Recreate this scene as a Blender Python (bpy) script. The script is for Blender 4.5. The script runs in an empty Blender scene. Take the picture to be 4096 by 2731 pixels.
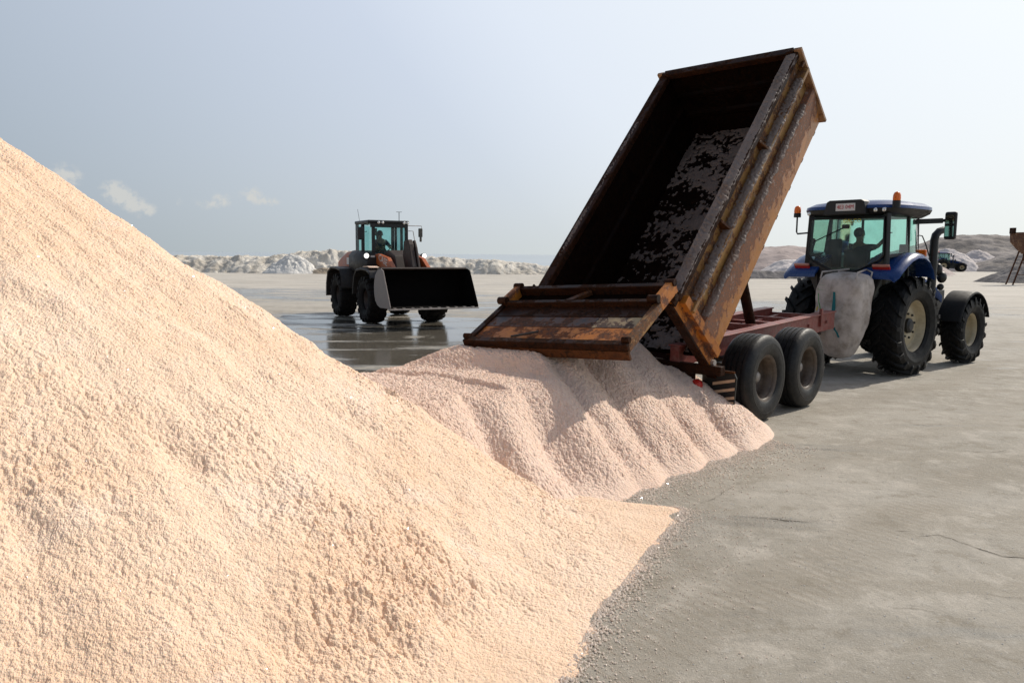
import bpy, math, random
import numpy as np
from mathutils import Vector, Matrix

random.seed(4)
S = bpy.context.scene
COL = S.collection
R = math.radians

# ------------------------------------------------------------------ camera
CAM_H = 2.25
cam = bpy.data.cameras.new('camera')
cam.sensor_width = 36.0
cam.lens = 26.89
cam.clip_start = 0.05
cam.clip_end = 90000
cam_o = bpy.data.objects.new('camera', cam)
COL.objects.link(cam_o)
cam_o.matrix_world = (Matrix.Translation((0, 0, CAM_H)) @ Matrix.Rotation(R(90 - 6.47), 4, 'X')
                      @ Matrix.Rotation(R(0.5), 4, 'Z'))
S.camera = cam_o

# ------------------------------------------------------------------ light
SUN_AZ, SUN_EL = 53.0, 42.0
SUN = Vector((math.sin(R(SUN_AZ)) * math.cos(R(SUN_EL)), math.cos(R(SUN_AZ)) * math.cos(R(SUN_EL)), math.sin(R(SUN_EL))))
sl = bpy.data.lights.new('sun', 'SUN')
sl.energy = 3.5
sl.angle = R(0.5)
sl.color = (1.0, 0.93, 0.82)
sun_o = bpy.data.objects.new('sun', sl)
COL.objects.link(sun_o)
sun_o.rotation_euler = (-SUN).to_track_quat('-Z', 'Y').to_euler()
sun_o.location = SUN * 50

S.view_settings.view_transform = 'Standard'
S.view_settings.look = 'None'
S.view_settings.exposure = 0.0
S.view_settings.gamma = 1.0
S.view_settings.use_curve_mapping = False

W = bpy.data.worlds.new('World')
S.world = W
W.use_nodes = True
wt = W.node_tree
wt.nodes.clear()


def N(t, typ, **kw):
    n = t.nodes.new(typ)
    ins = kw.pop('ins', {})
    for k, v in kw.items():
        setattr(n, k, v)
    for k, v in ins.items():
        if hasattr(v, 'is_output'):
            t.links.new(v, n.inputs[k])
        else:
            n.inputs[k].default_value = v
    return n


def M(t, op, a, b=None, c=None, clamp=False):
    n = t.nodes.new('ShaderNodeMath')
    n.operation = op
    n.use_clamp = clamp
    for i, v in enumerate((a, b, c)):
        if v is None:
            continue
        if hasattr(v, 'is_output'):
            t.links.new(v, n.inputs[i])
        else:
            n.inputs[i].default_value = v
    return n.outputs[0]


def MIX(t, fac, a, b, mode='MIX'):
    n = t.nodes.new('ShaderNodeMix')
    n.data_type = 'RGBA'
    n.blend_type = mode
    for k, v in ((0, fac), (6, a), (7, b)):
        if hasattr(v, 'is_output'):
            t.links.new(v, n.inputs[k])
        else:
            if k and len(v) == 3:
                v = (*v, 1)
            n.inputs[k].default_value = v
    return n.outputs[2]


def RANGE(t, v, a, b, c=0.0, d=1.0, smooth=True):
    n = t.nodes.new('ShaderNodeMapRange')
    n.interpolation_type = 'SMOOTHSTEP' if smooth else 'LINEAR'
    for k, x in enumerate((v, a, b, c, d)):
        if hasattr(x, 'is_output'):
            t.links.new(x, n.inputs[k])
        else:
            n.inputs[k].default_value = x
    return n.outputs[0]


def build_sky():
    t = wt
    sky = N(t, 'ShaderNodeTexSky', sky_type='NISHITA', sun_disc=False, sun_elevation=R(SUN_EL),
            sun_rotation=R(SUN_AZ), altitude=0, air_density=1.0, dust_density=3.2, ozone_density=1.0)
    geo = N(t, 'ShaderNodeTexCoord')
    d = geo.outputs['Generated']
    sep = N(t, 'ShaderNodeSeparateXYZ', ins={0: d})
    base = sky.outputs[0]
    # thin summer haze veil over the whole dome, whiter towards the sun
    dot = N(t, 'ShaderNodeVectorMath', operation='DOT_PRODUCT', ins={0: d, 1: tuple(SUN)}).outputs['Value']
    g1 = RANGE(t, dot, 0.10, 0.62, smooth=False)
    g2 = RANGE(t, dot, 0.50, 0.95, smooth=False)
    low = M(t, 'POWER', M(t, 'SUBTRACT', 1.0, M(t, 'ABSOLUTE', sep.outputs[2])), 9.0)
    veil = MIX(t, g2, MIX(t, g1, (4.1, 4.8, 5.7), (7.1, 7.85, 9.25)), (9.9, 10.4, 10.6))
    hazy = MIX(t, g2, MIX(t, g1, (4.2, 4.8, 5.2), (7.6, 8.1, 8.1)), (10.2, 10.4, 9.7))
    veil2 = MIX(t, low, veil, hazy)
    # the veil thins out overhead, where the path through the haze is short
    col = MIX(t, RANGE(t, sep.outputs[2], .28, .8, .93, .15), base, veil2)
    # low cumulus far out over the sea
    blobs = [(-29.9, 4.8, .95, .75, 1.0), (-30.6, 4.2, .8, .6, .7), (-27.2, 3.95, .85, .7, 1.1), (-26.3, 3.3, .8, .65, 1.0), (-25.4, 2.7, .8, .55, .9),
             (-21.6, 3.3, .9, .5, .6), (-20.4, 3.6, .9, .5, .75), (-18.6, 4.0, .7, .55, 1.1), (-17.5, 3.55, .8, .33, .9), (-23.4, 3.3, .55, .45, .45), (-14.5, 2.5, 1.4, .3, .3)]
    az = M(t, 'MULTIPLY', M(t, 'ARCTAN2', sep.outputs[0], sep.outputs[1]), 57.2958)
    el = M(t, 'MULTIPLY', M(t, 'ARCSINE', sep.outputs[2]), 57.2958)
    comb = N(t, 'ShaderNodeCombineXYZ', ins={0: az, 1: el, 2: 0.0})
    noi = N(t, 'ShaderNodeTexNoise', ins={'Vector': comb.outputs[0], 'Scale': 1.5, 'Detail': 7.0, 'Roughness': 0.6})
    tot = None
    for a, e, wa, we, amp in blobs:
        q = M(t, 'ADD', M(t, 'POWER', M(t, 'DIVIDE', M(t, 'SUBTRACT', az, a), wa), 2.0),
              M(t, 'POWER', M(t, 'DIVIDE', M(t, 'SUBTRACT', el, e), we), 2.0))
        g = M(t, 'MULTIPLY', M(t, 'EXPONENT', M(t, 'MULTIPLY', q, -1.0)), amp)
        tot = g if tot is None else M(t, 'ADD', tot, g)
    m = M(t, 'MULTIPLY', tot, RANGE(t, noi.outputs[0], 0.3, 0.7, 0.35, 1.3))
    m = RANGE(t, m, 0.22, 0.95, 0.0, 0.8)
    col = MIX(t, m, col, (6.5, 6.5, 6.2))
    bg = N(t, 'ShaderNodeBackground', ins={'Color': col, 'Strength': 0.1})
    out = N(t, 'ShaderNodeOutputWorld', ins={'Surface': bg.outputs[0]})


build_sky()

# ------------------------------------------------------------------ mesh helpers


class MB:
    def __init__(s):
        s.v, s.f = [], []

    def add(s, vs, fs):
        b = len(s.v)
        s.v.extend([tuple(p) for p in vs])
        s.f.extend([tuple(i + b for i in q) for q in fs])
        return s

    def hexa(s, p):  # 8 points: bottom 4 (ccw) then top 4
        return s.add(p, [(3, 2, 1, 0), (4, 5, 6, 7), (0, 1, 5, 4), (1, 2, 6, 5), (2, 3, 7, 6), (3, 0, 4, 7)])

    def box(s, x0, x1, y0, y1, z0, z1, mat=None):
        x0, x1 = min(x0, x1), max(x0, x1)
        y0, y1 = min(y0, y1), max(y0, y1)
        z0, z1 = min(z0, z1), max(z0, z1)
        p = [(x0, y0, z0), (x1, y0, z0), (x1, y1, z0), (x0, y1, z0), (x0, y0, z1), (x1, y0, z1), (x1, y1, z1), (x0, y1, z1)]
        if mat is not None:
            p = [mat @ Vector(q) for q in p]
        return s.hexa(p)

    def bar(s, a, b, w, h, up=(0, 0, 1)):
        a, b = Vector(a), Vector(b)
        d = (b - a).normalized()
        u = Vector(up)
        side = d.cross(u).normalized()
        u = side.cross(d).normalized()
        o = [(-w / 2, -h / 2), (w / 2, -h / 2), (w / 2, h / 2), (-w / 2, h / 2)]
        P = [a + side * i + u * j for i, j in o] + [b + side * i + u * j for i, j in o]
        return s.add(P, [(0, 1, 2, 3), (7, 6, 5, 4), (0, 4, 5, 1), (1, 5, 6, 2), (2, 6, 7, 3), (3, 7, 4, 0)])

    def tube(s, pts, r, seg=10, cap=True):
        pts = [Vector(p) for p in pts]
        n = len(pts)
        rs = r if isinstance(r, (list, tuple)) else [r] * n
        base = len(s.v)
        prev = None
        for i, p in enumerate(pts):
            d = (pts[min(i + 1, n - 1)] - pts[max(i - 1, 0)]).normalized()
            if prev is None:
                a = Vector((0, 0, 1)) if abs(d.z) < .9 else Vector((1, 0, 0))
                u = d.cross(a).normalized()
            else:
                u = (prev - d * prev.dot(d)).normalized()
            prev = u
            w = d.cross(u)
            for k in range(seg):
                t = 2 * math.pi * k / seg
                s.v.append(tuple(p + (u * math.cos(t) + w * math.sin(t)) * rs[i]))
        for i in range(n - 1):
            for k in range(seg):
                a = base + i * seg + k
                b = base + i * seg + (k + 1) % seg
                s.f.append((a, b, b + seg, a + seg))
        if cap:
            s.f.append(tuple(base + k for k in range(seg))[::-1])
            s.f.append(tuple(base + (n - 1) * seg + k for k in range(seg)))
        return s

    def prism(s, poly, axis, a, b):
        """2-D polygon extruded along an axis from a to b."""
        def P(q, t):
            if axis == 'x':
                return (t, q[0], q[1])
            if axis == 'y':
                return (q[0], t, q[1])
            return (q[0], q[1], t)
        n = len(poly)
        vs = [P(q, a) for q in poly] + [P(q, b) for q in poly]
        fs = [tuple(range(n))[::-1], tuple(range(n, 2 * n))]
        for i in range(n):
            j = (i + 1) % n
            fs.append((i, j, j + n, i + n))
        return s.add(vs, fs)

    def lathe(s, prof, seg=48, closed=False, c=(0, 0, 0)):
        """profile of (radius, y) turned round the y axis"""
        n = len(prof)
        base = len(s.v)
        for k in range(seg):
            t = 2 * math.pi * k / seg
            for r, y in prof:
                s.v.append((c[0] + r * math.cos(t), c[1] + y, c[2] + r * math.sin(t)))
        m = n if closed else n - 1
        for k in range(seg):
            k2 = (k + 1) % seg
            for i in range(m):
                j = (i + 1) % n
                s.f.append((base + k * n + i, base + k * n + j, base + k2 * n + j, base + k2 * n + i))
        return s

    def rings(s, rings, cap=True):
        n = len(rings[0])
        base = len(s.v)
        for r in rings:
            s.v.extend([tuple(p) for p in r])
        for i in range(len(rings) - 1):
            for k in range(n):
                a = base + i * n + k
                b = base + i * n + (k + 1) % n
                s.f.append((a, b, b + n, a + n))
        if cap:
            s.f.append(tuple(base + k for k in range(n))[::-1])
            s.f.append(tuple(base + (len(rings) - 1) * n + k for k in range(n)))
        return s

    def sphere(s, c, r, sz=(1, 1, 1), seg=14, rg=8):
        rr = []
        for i in range(rg + 1):
            ph = -math.pi / 2 + math.pi * i / rg
            q = max(math.cos(ph), 0.02)
            rr.append([(c[0] + r * sz[0] * q * math.cos(2 * math.pi * k / seg), c[1] + r * sz[1] * q * math.sin(2 * math.pi * k / seg),
                        c[2] + r * sz[2] * math.sin(ph)) for k in range(seg)])
        return s.rings(rr)

    def mesh(s, name, mat=None, smooth=False):
        me = bpy.data.meshes.new(name)
        me.from_pydata(s.v, [], s.f)
        if mat is not None:
            me.materials.append(mat)
        if smooth:
            me.polygons.foreach_set('use_smooth', [True] * len(me.polygons))
        me.validate()
        me.update()
        import bmesh
        bm = bmesh.new()
        bm.from_mesh(me)
        bmesh.ops.recalc_face_normals(bm, faces=bm.faces)
        bm.to_mesh(me)
        bm.free()
        return me

    def build(s, name, mat, parent=None, smooth=False, bevel=0.0, seg=2, angle=35, label=None):
        me = s.mesh(name, mat, smooth)
        o = bpy.data.objects.new(name, me)
        COL.objects.link(o)
        if parent is not None:
            o.parent = parent
        if bevel:
            b = o.modifiers.new('b', 'BEVEL')
            b.width = bevel
            b.segments = seg
            b.limit_method = 'ANGLE'
            b.angle_limit = R(angle)
        if smooth and not bevel:
            me.set_sharp_from_angle(angle=R(angle + 5))
        if label:
            o['label'] = label
        return o


def empty(name, loc=(0, 0, 0), rz=0.0, parent=None):
    o = bpy.data.objects.new(name, None)
    COL.objects.link(o)
    o.location = loc
    o.rotation_euler = (0, 0, rz)
    o.empty_display_size = .2
    if parent is not None:
        o.parent = parent
    return o


def tag(o, label=None, cat=None, group=None, kind=None):
    if label:
        o['label'] = label
    if cat:
        o['category'] = cat
    if group:
        o['group'] = group
    if kind:
        o['kind'] = kind
    return o


def text(name, body, size, mat, parent, mtx, extrude=0.003, sx=1.0):
    cu = bpy.data.curves.new(name, 'FONT')
    cu.body = body
    cu.size = size
    cu.extrude = extrude
    cu.align_x = 'CENTER'
    cu.align_y = 'CENTER'
    cu.resolution_u = 2
    cu.materials.append(mat)
    tmp = bpy.data.objects.new(name, cu)
    COL.objects.link(tmp)
    me = bpy.data.meshes.new_from_object(tmp)
    bpy.data.objects.remove(tmp)
    o = bpy.data.objects.new(name, me)
    COL.objects.link(o)
    o.parent = parent
    o.matrix_local = mtx @ Matrix.Diagonal((sx, 1, 1, 1))
    return o


def mesh_np(name, V, F, mat, smooth=True):
    me = bpy.data.meshes.new(name)
    V = np.asarray(V, np.float32)
    F = np.asarray(F, np.int32)
    nf, k = F.shape
    me.vertices.add(len(V))
    me.vertices.foreach_set('co', V.ravel())
    me.loops.add(nf * k)
    me.loops.foreach_set('vertex_index', F.ravel())
    me.polygons.add(nf)
    me.polygons.foreach_set('loop_start', np.arange(0, nf * k, k, dtype=np.int32))
    me.polygons.foreach_set('loop_total', np.full(nf, k, np.int32))
    me.materials.append(mat)
    me.update(calc_edges=True)
    me.polygons.foreach_set('use_smooth', np.full(nf, smooth))
    me.update()
    o = bpy.data.objects.new(name, me)
    COL.objects.link(o)
    return o


def grid_faces(n, m, keep=None, flip=False):
    i = np.arange(n - 1)[:, None] * m + np.arange(m - 1)[None, :]
    f = np.stack([i, i + m, i + m + 1, i + 1], -1).reshape(-1, 4)
    if flip:
        f = f[:, ::-1]
    if keep is not None:
        k = keep.ravel()
        f = f[k[f].any(1)]
    return f


def compact(V, F):
    used = np.zeros(len(V), bool)
    used[F.ravel()] = True
    idx = np.cumsum(used) - 1
    return V[used], idx[F]


# ------------------------------------------------------------------ numpy noise
def _h(ix, iy, seed):
    h = (ix.astype(np.int64) * 374761393 + iy.astype(np.int64) * 668265263 + seed * 2147483647) & 0xFFFFFFFF
    h = ((h ^ (h >> 13)) * 1274126177) & 0xFFFFFFFF
    h = ((h ^ (h >> 16)) * 2246822519) & 0xFFFFFFFF
    return (h ^ (h >> 15)) & 0xFFFFFFFF


def vnoise(x, y, seed=0):
    ix, iy = np.floor(x), np.floor(y)
    fx, fy = x - ix, y - iy
    u = fx * fx * fx * (fx * (fx * 6 - 15) + 10)
    v = fy * fy * fy * (fy * (fy * 6 - 15) + 10)

    def g(a, b):
        ang = _h(ix + a, iy + b, seed) * (2 * np.pi / 4294967296.0)
        return np.cos(ang) * (fx - a) + np.sin(ang) * (fy - b)
    n0 = g(0, 0) + u * (g(1, 0) - g(0, 0))
    n1 = g(0, 1) + u * (g(1, 1) - g(0, 1))
    return (n0 + v * (n1 - n0)) * 1.5


def fbm(x, y, seed=0, oct=4, gain=.5):
    s = 0
    a = 1.0
    for k in range(oct):
        s = s + a * vnoise(x * 2 ** k + 17.3 * k, y * 2 ** k - 9.1 * k, seed + k)
        a *= gain
    return s


def worley(x, y, seed=0):
    ix, iy = np.floor(x), np.floor(y)
    best = np.full(x.shape, 9.0)
    for a in (-1, 0, 1):
        for b in (-1, 0, 1):
            cx, cy = ix + a, iy + b
            h = _h(cx, cy, seed)
            px = cx + (h & 0xFFFF) / 65536.0
            py = cy + (h >> 16) / 65536.0
            best = np.minimum(best, (px - x) ** 2 + (py - y) ** 2)
    return np.sqrt(best)


def sstep(a, b, x):
    t = np.clip((x - a) / (b - a), 0, 1)
    return t * t * (3 - 2 * t)


# ------------------------------------------------------------------ materials
def new_mat(name):
    m = bpy.data.materials.new(name)
    m.use_nodes = True
    t = m.node_tree
    t.nodes.clear()
    bs = N(t, 'ShaderNodeBsdfPrincipled')
    out = N(t, 'ShaderNodeOutputMaterial', ins={'Surface': bs.outputs[0]})
    return m, t, bs


def mat_plain(name, col, rough=.5, metal=0.0, var=.18, scale=6.0, bump=0.0, bscale=60.0, dust=0.0, dustcol=(.42, .37, .31), spec=.5):
    m, t, bs = new_mat(name)
    tc = N(t, 'ShaderNodeTexCoord').outputs['Object']
    n1 = N(t, 'ShaderNodeTexNoise', ins={'Vector': tc, 'Scale': scale, 'Detail': 6.0, 'Roughness': .6}).outputs[0]
    c = MIX(t, RANGE(t, n1, .3, .7), tuple(v * (1 - var) for v in col), tuple(min(v * (1 + var), 1) for v in col))
    if dust:
        n2 = N(t, 'ShaderNodeTexNoise', ins={'Vector': tc, 'Scale': scale * 2.3, 'Detail': 8.0, 'Roughness': .7}).outputs[0]
        c = MIX(t, M(t, 'MULTIPLY', RANGE(t, n2, .38, .72), dust), c, dustcol)
    t.links.new(c, bs.inputs['Base Color'])
    bs.inputs['Metallic'].default_value = metal
    bs.inputs['Specular IOR Level'].default_value = spec
    t.links.new(RANGE(t, n1, .25, .75, rough * .8, min(rough * 1.2, 1)), bs.inputs['Roughness'])
    if bump:
        n3 = N(t, 'ShaderNodeTexNoise', ins={'Vector': tc, 'Scale': bscale, 'Detail': 4.0}).outputs[0]
        b = N(t, 'ShaderNodeBump', ins={'Height': n3, 'Strength': bump, 'Distance': .02})
        t.links.new(b.outputs[0], bs.inputs['Normal'])
    return m


def mat_rust(name, paint, rust=(.045, .026, .018), rust2=(.17, .06, .02), amount=.5, scale=5.0, salt=0.0, stretch=(1, 1, 1), spec=.3, zgrad=None):
    """chipped paint over rust, with an optional bloom of salt"""
    m, t, bs = new_mat(name)
    tc = N(t, 'ShaderNodeTexCoord').outputs['Object']
    mp = N(t, 'ShaderNodeMapping', ins={'Vector': tc, 'Scale': stretch}).outputs[0]
    big = N(t, 'ShaderNodeTexNoise', ins={'Vector': mp, 'Scale': scale * .35, 'Detail': 3.0}).outputs[0]
    n = N(t, 'ShaderNodeTexNoise', ins={'Vector': mp, 'Scale': scale, 'Detail': 9.0, 'Roughness': .62}).outputs[0]
    fl = N(t, 'ShaderNodeTexNoise', ins={'Vector': mp, 'Scale': scale * 5, 'Detail': 5.0, 'Roughness': .7}).outputs[0]
    k = M(t, 'ADD', M(t, 'ADD', M(t, 'MULTIPLY', n, .62), M(t, 'MULTIPLY', big, .3)), M(t, 'MULTIPLY', fl, .2))
    if zgrad:
        zz = N(t, 'ShaderNodeSeparateXYZ', ins={0: tc}).outputs[2]
        k = M(t, 'ADD', k, RANGE(t, zz, zgrad[0], zgrad[1], -zgrad[2], zgrad[2]))
    thr = .56 + (.5 - amount) * .42
    msk = RANGE(t, k, thr - .012, thr + .012)
    rc = MIX(t, RANGE(t, fl, .35, .68), rust, rust2)
    pc = MIX(t, RANGE(t, n, .3, .65), tuple(v * .72 for v in paint), paint)
    pc = MIX(t, M(t, 'MULTIPLY', RANGE(t, k, thr - .11, thr), .55), pc, rust2)
    c = MIX(t, msk, pc, rc)
    if salt:
        sn = N(t, 'ShaderNodeTexNoise', ins={'Vector': tc, 'Scale': 9.0, 'Detail': 8.0, 'Roughness': .72}).outputs[0]
        c = MIX(t, M(t, 'MULTIPLY', RANGE(t, sn, .62 - salt * .3, .8 - salt * .3), .8), c, (.42, .36, .33))
    t.links.new(c, bs.inputs['Base Color'])
    bs.inputs['Specular IOR Level'].default_value = spec
    t.links.new(RANGE(t, msk, 0, 1, .42, .85), bs.inputs['Roughness'])
    hgt = M(t, 'ADD', M(t, 'MULTIPLY', msk, -.6), M(t, 'MULTIPLY', fl, .5))
    b = N(t, 'ShaderNodeBump', ins={'Height': hgt, 'Strength': .5, 'Distance': .012})
    t.links.new(b.outputs[0], bs.inputs['Normal'])
    return m


def mat_salt(name, c_lo, c_hi, scale=1.0, sss=.0, c_pale=None):
    c_pale = c_pale or c_hi
    m, t, bs = new_mat(name)
    tc = N(t, 'ShaderNodeTexCoord').outputs['Object']
    n0 = N(t, 'ShaderNodeTexNoise', ins={'Vector': tc, 'Scale': .55 * scale, 'Detail': 5.0, 'Roughness': .6}).outputs[0]
    n1 = N(t, 'ShaderNodeTexNoise', ins={'Vector': tc, 'Scale': 14.0 * scale, 'Detail': 6.0, 'Roughness': .7}).outputs[0]
    v = N(t, 'ShaderNodeTexVoronoi', ins={'Vector': tc, 'Scale': 110.0 * scale}).outputs['Distance']
    v2 = N(t, 'ShaderNodeTexVoronoi', ins={'Vector': tc, 'Scale': 42.0 * scale}).outputs['Distance']
    c = MIX(t, RANGE(t, n0, .36, .64), c_lo, c_hi)
    n5 = N(t, 'ShaderNodeTexNoise', ins={'Vector': tc, 'Scale': 1.3 * scale, 'Detail': 6.0, 'Roughness': .65, 'Distortion': .6}).outputs[0]
    c = MIX(t, RANGE(t, n5, .52, .72, 0, .55), c, c_pale)
    c = MIX(t, RANGE(t, n1, .35, .7, 0.0, .35), c, tuple(min(1, x * 1.06) for x in c_hi))
    t.links.new(c, bs.inputs['Base Color'])
    bs.inputs['Roughness'].default_value = .62
    bs.inputs['Specular IOR Level'].default_value = .25
    hgt = M(t, 'ADD', M(t, 'MULTIPLY', v, -.6), M(t, 'MULTIPLY', v2, -1.0))
    b = N(t, 'ShaderNodeBump', ins={'Height': hgt, 'Strength': .55, 'Distance': .012 / scale})
    t.links.new(b.outputs[0], bs.inputs['Normal'])
    if sss:
        bs.inputs['Subsurface Weight'].default_value = sss
        bs.inputs['Subsurface Radius'].default_value = (1.0, .62, .38)
        bs.inputs['Subsurface Scale'].default_value = .012
    return m


def mat_grain(name, col):
    m = bpy.data.materials.new(name)
    m.use_nodes = True
    t = m.node_tree
    t.nodes.clear()
    d = N(t, 'ShaderNodeBsdfDiffuse', ins={'Color': (*col, 1)})
    tr = N(t, 'ShaderNodeBsdfTranslucent', ins={'Color': (*col, 1)})
    gl = N(t, 'ShaderNodeBsdfGlossy', ins={'Color': (1, 1, 1, 1), 'Roughness': .15})
    a = N(t, 'ShaderNodeMixShader', ins={0: .5, 1: d.outputs[0], 2: tr.outputs[0]})
    b = N(t, 'ShaderNodeMixShader', ins={0: .05, 1: a.outputs[0], 2: gl.outputs[0]})
    N(t, 'ShaderNodeOutputMaterial', ins={'Surface': b.outputs[0]})
    return m


def mat_glass(name, tint, gloss=.9):
    m = bpy.data.materials.new(name)
    m.use_nodes = True
    t = m.node_tree
    t.nodes.clear()
    tr = N(t, 'ShaderNodeBsdfTransparent', ins={'Color': (*tint, 1)})
    gl = N(t, 'ShaderNodeBsdfGlossy', ins={'Color': (gloss, gloss, gloss, 1), 'Roughness': .06})
    df = N(t, 'ShaderNodeBsdfDiffuse', ins={'Color': (.36, .4, .36, 1)})
    fr = N(t, 'ShaderNodeFresnel', ins={'IOR': 1.45})
    tc = N(t, 'ShaderNodeTexCoord').outputs['Object']
    n = N(t, 'ShaderNodeTexNoise', ins={'Vector': tc, 'Scale': 3.0, 'Detail': 6.0, 'Roughness': .7}).outputs[0]
    dusty = N(t, 'ShaderNodeMixShader', ins={0: RANGE(t, n, .4, .75, .02, .16), 1: tr.outputs[0], 2: df.outputs[0]})
    mx = N(t, 'ShaderNodeMixShader', ins={0: fr.outputs[0], 1: dusty.outputs[0], 2: gl.outputs[0]})
    N(t, 'ShaderNodeOutputMaterial', ins={'Surface': mx.outputs[0]})
    return m


def mat_ground():
    m, t, bs = new_mat('ground_crust')
    tc = N(t, 'ShaderNodeTexCoord').outputs['Object']
    sep = N(t, 'ShaderNodeSeparateXYZ', ins={0: tc})
    X, Y = sep.outputs[0], sep.outputs[1]
    # worn along the driving direction
    mp = N(t, 'ShaderNodeMapping', ins={'Vector': tc, 'Rotation': (0, 0, R(-42)), 'Scale': (.16, 1.0, 1)}).outputs[0]
    mpx = N(t, 'ShaderNodeMapping', ins={'Vector': tc, 'Scale': (.22, 1.0, 1)}).outputs[0]
    nA = N(t, 'ShaderNodeTexNoise', ins={'Vector': tc, 'Scale': .45, 'Detail': 7.0, 'Roughness': .62, 'Distortion': .4}).outputs[0]
    nB = N(t, 'ShaderNodeTexNoise', ins={'Vector': mp, 'Scale': 1.5, 'Detail': 7.0, 'Roughness': .65}).outputs[0]
    nC = N(t, 'ShaderNodeTexNoise', ins={'Vector': tc, 'Scale': 9.0, 'Detail': 8.0, 'Roughness': .72}).outputs[0]
    nD = N(t, 'ShaderNodeTexNoise', ins={'Vector': tc, 'Scale': 70.0, 'Detail': 5.0, 'Roughness': .7}).outputs[0]
    nE = N(t, 'ShaderNodeTexNoise', ins={'Vector': mpx, 'Scale': .8, 'Detail': 6.0, 'Roughness': .6}).outputs[0]
    c = MIX(t, RANGE(t, nA, .33, .67), (.295, .268, .222), (.385, .353, .30))
    c = MIX(t, RANGE(t, nB, .42, .72, 0, .5), c, (.245, .21, .158))
    c = MIX(t, RANGE(t, nE, .5, .72, 0, .25), c, (.46, .44, .40))
    nF = N(t, 'ShaderNodeTexNoise', ins={'Vector': tc, 'Scale': 2.6, 'Detail': 9.0, 'Roughness': .7, 'Distortion': .3}).outputs[0]
    c = MIX(t, RANGE(t, nF, .50, .64, 0, .7), c, (.46, .42, .36))
    c = MIX(t, RANGE(t, nF, .47, .36, 0, .65), c, (.225, .195, .148))
    c = MIX(t, RANGE(t, nC, .52, .74, 0, .55), c, (.50, .475, .43))
    c = MIX(t, RANGE(t, nC, .47, .30, 0, .6), c, (.16, .145, .12))
    c = MIX(t, RANGE(t, nD, .57, .70, 0, .75), c, (.60, .56, .50))
    c = MIX(t, RANGE(t, nD, .43, .30, 0, .7), c, (.14, .125, .10))
    # wheel tracks worn into the crust by passing machines
    rx = N(t, 'ShaderNodeMapping', ins={'Vector': tc, 'Rotation': (0, 0, R(-38))}).outputs[0]
    rs = N(t, 'ShaderNodeSeparateXYZ', ins={0: rx})
    wobble = M(t, 'MULTIPLY', M(t, 'SUBTRACT', N(t, 'ShaderNodeTexNoise', ins={'Vector': tc, 'Scale': .22, 'Detail': 2.0}).outputs[0], .5), 1.6)
    across = M(t, 'ADD', rs.outputs[1], wobble)
    lug = N(t, 'ShaderNodeTexWave', bands_direction='X', ins={'Vector': rx, 'Scale': 3.4, 'Distortion': 2.5, 'Detail': 3.0, 'Detail Scale': 1.5}).outputs[1]
    trk = None
    for c0, wd, am in ((1.0, .26, .7), (2.9, .28, .6), (4.4, .24, .45), (-.9, .22, .4), (6.1, .3, .5), (7.9, .3, .5), (-3.0, .3, .5), (-5.0, .3, .5)):
        q = M(t, 'MULTIPLY', M(t, 'EXPONENT', M(t, 'MULTIPLY', M(t, 'POWER', M(t, 'DIVIDE', M(t, 'SUBTRACT', across, c0), wd), 4.0), -1.0)), am)
        trk = q if trk is None else M(t, 'MAXIMUM', trk, q)
    trk = M(t, 'MULTIPLY', trk, RANGE(t, nF, .34, .62, .25, 1.0))
    c = MIX(t, M(t, 'MULTIPLY', trk, RANGE(t, lug, .2, .8, .35, .8)), c, (.20, .165, .118))
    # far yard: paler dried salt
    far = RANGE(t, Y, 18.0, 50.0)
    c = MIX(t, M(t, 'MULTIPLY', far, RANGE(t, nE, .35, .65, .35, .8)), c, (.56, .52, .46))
    # cracks
    wob = N(t, 'ShaderNodeTexNoise', ins={'Vector': tc, 'Scale': 2.2, 'Detail': 5.0}).outputs['Color']
    vec = N(t, 'ShaderNodeVectorMath', operation='MULTIPLY_ADD', ins={0: wob, 1: (.5, .5, 0), 2: tc}).outputs[0]
    vo = N(t, 'ShaderNodeTexVoronoi', feature='DISTANCE_TO_EDGE', ins={'Vector': vec, 'Scale': .55}).outputs[0]
    msk = RANGE(t, N(t, 'ShaderNodeTexNoise', ins={'Vector': tc, 'Scale': 1.1, 'Detail': 3.0}).outputs[0], .55, .63)
    crack = M(t, 'MULTIPLY', RANGE(t, vo, .0024, .0005), M(t, 'MULTIPLY', msk, 0.0))
    c = MIX(t, M(t, 'MULTIPLY', crack, .85), c, (.05, .043, .035))

    # standing brine round the loader
    def blob(cx, cy, rx, ry):
        return M(t, 'ADD', M(t, 'POWER', M(t, 'DIVIDE', M(t, 'SUBTRACT', X, cx), rx), 2.0),
                 M(t, 'POWER', M(t, 'DIVIDE', M(t, 'SUBTRACT', Y, cy), ry), 2.0))
    area = RANGE(t, blob(-4.6, 20.5, 6.5, 10.5), .25, 1.25, 1.0, 0.0)
    area2 = RANGE(t, blob(8.0, 34.0, 16.0, 8.0), .1, 1.2, .75, 0.0)
    area3 = RANGE(t, blob(-14.0, 42.0, 16.0, 9.0), .1, 1.2, .7, 0.0)
    area = M(t, 'MAXIMUM', M(t, 'MAXIMUM', area, area2), area3)
    nW = N(t, 'ShaderNodeTexNoise', ins={'Vector': mpx, 'Scale': 1.3, 'Detail': 8.0, 'Roughness': .66, 'Distortion': .6}).outputs[0]
    wv = M(t, 'ADD', M(t, 'MULTIPLY', area, .46), M(t, 'MULTIPLY', M(t, 'SUBTRACT', nW, .5), 1.9))
    damp = RANGE(t, wv, .08, .34)
    wet = RANGE(t, wv, .24, .46)
    c = MIX(t, M(t, 'MULTIPLY', damp, .62), c, (.115, .105, .085))
    c = MIX(t, M(t, 'MULTIPLY', wet, .55), c, (.06, .05, .036))
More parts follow.
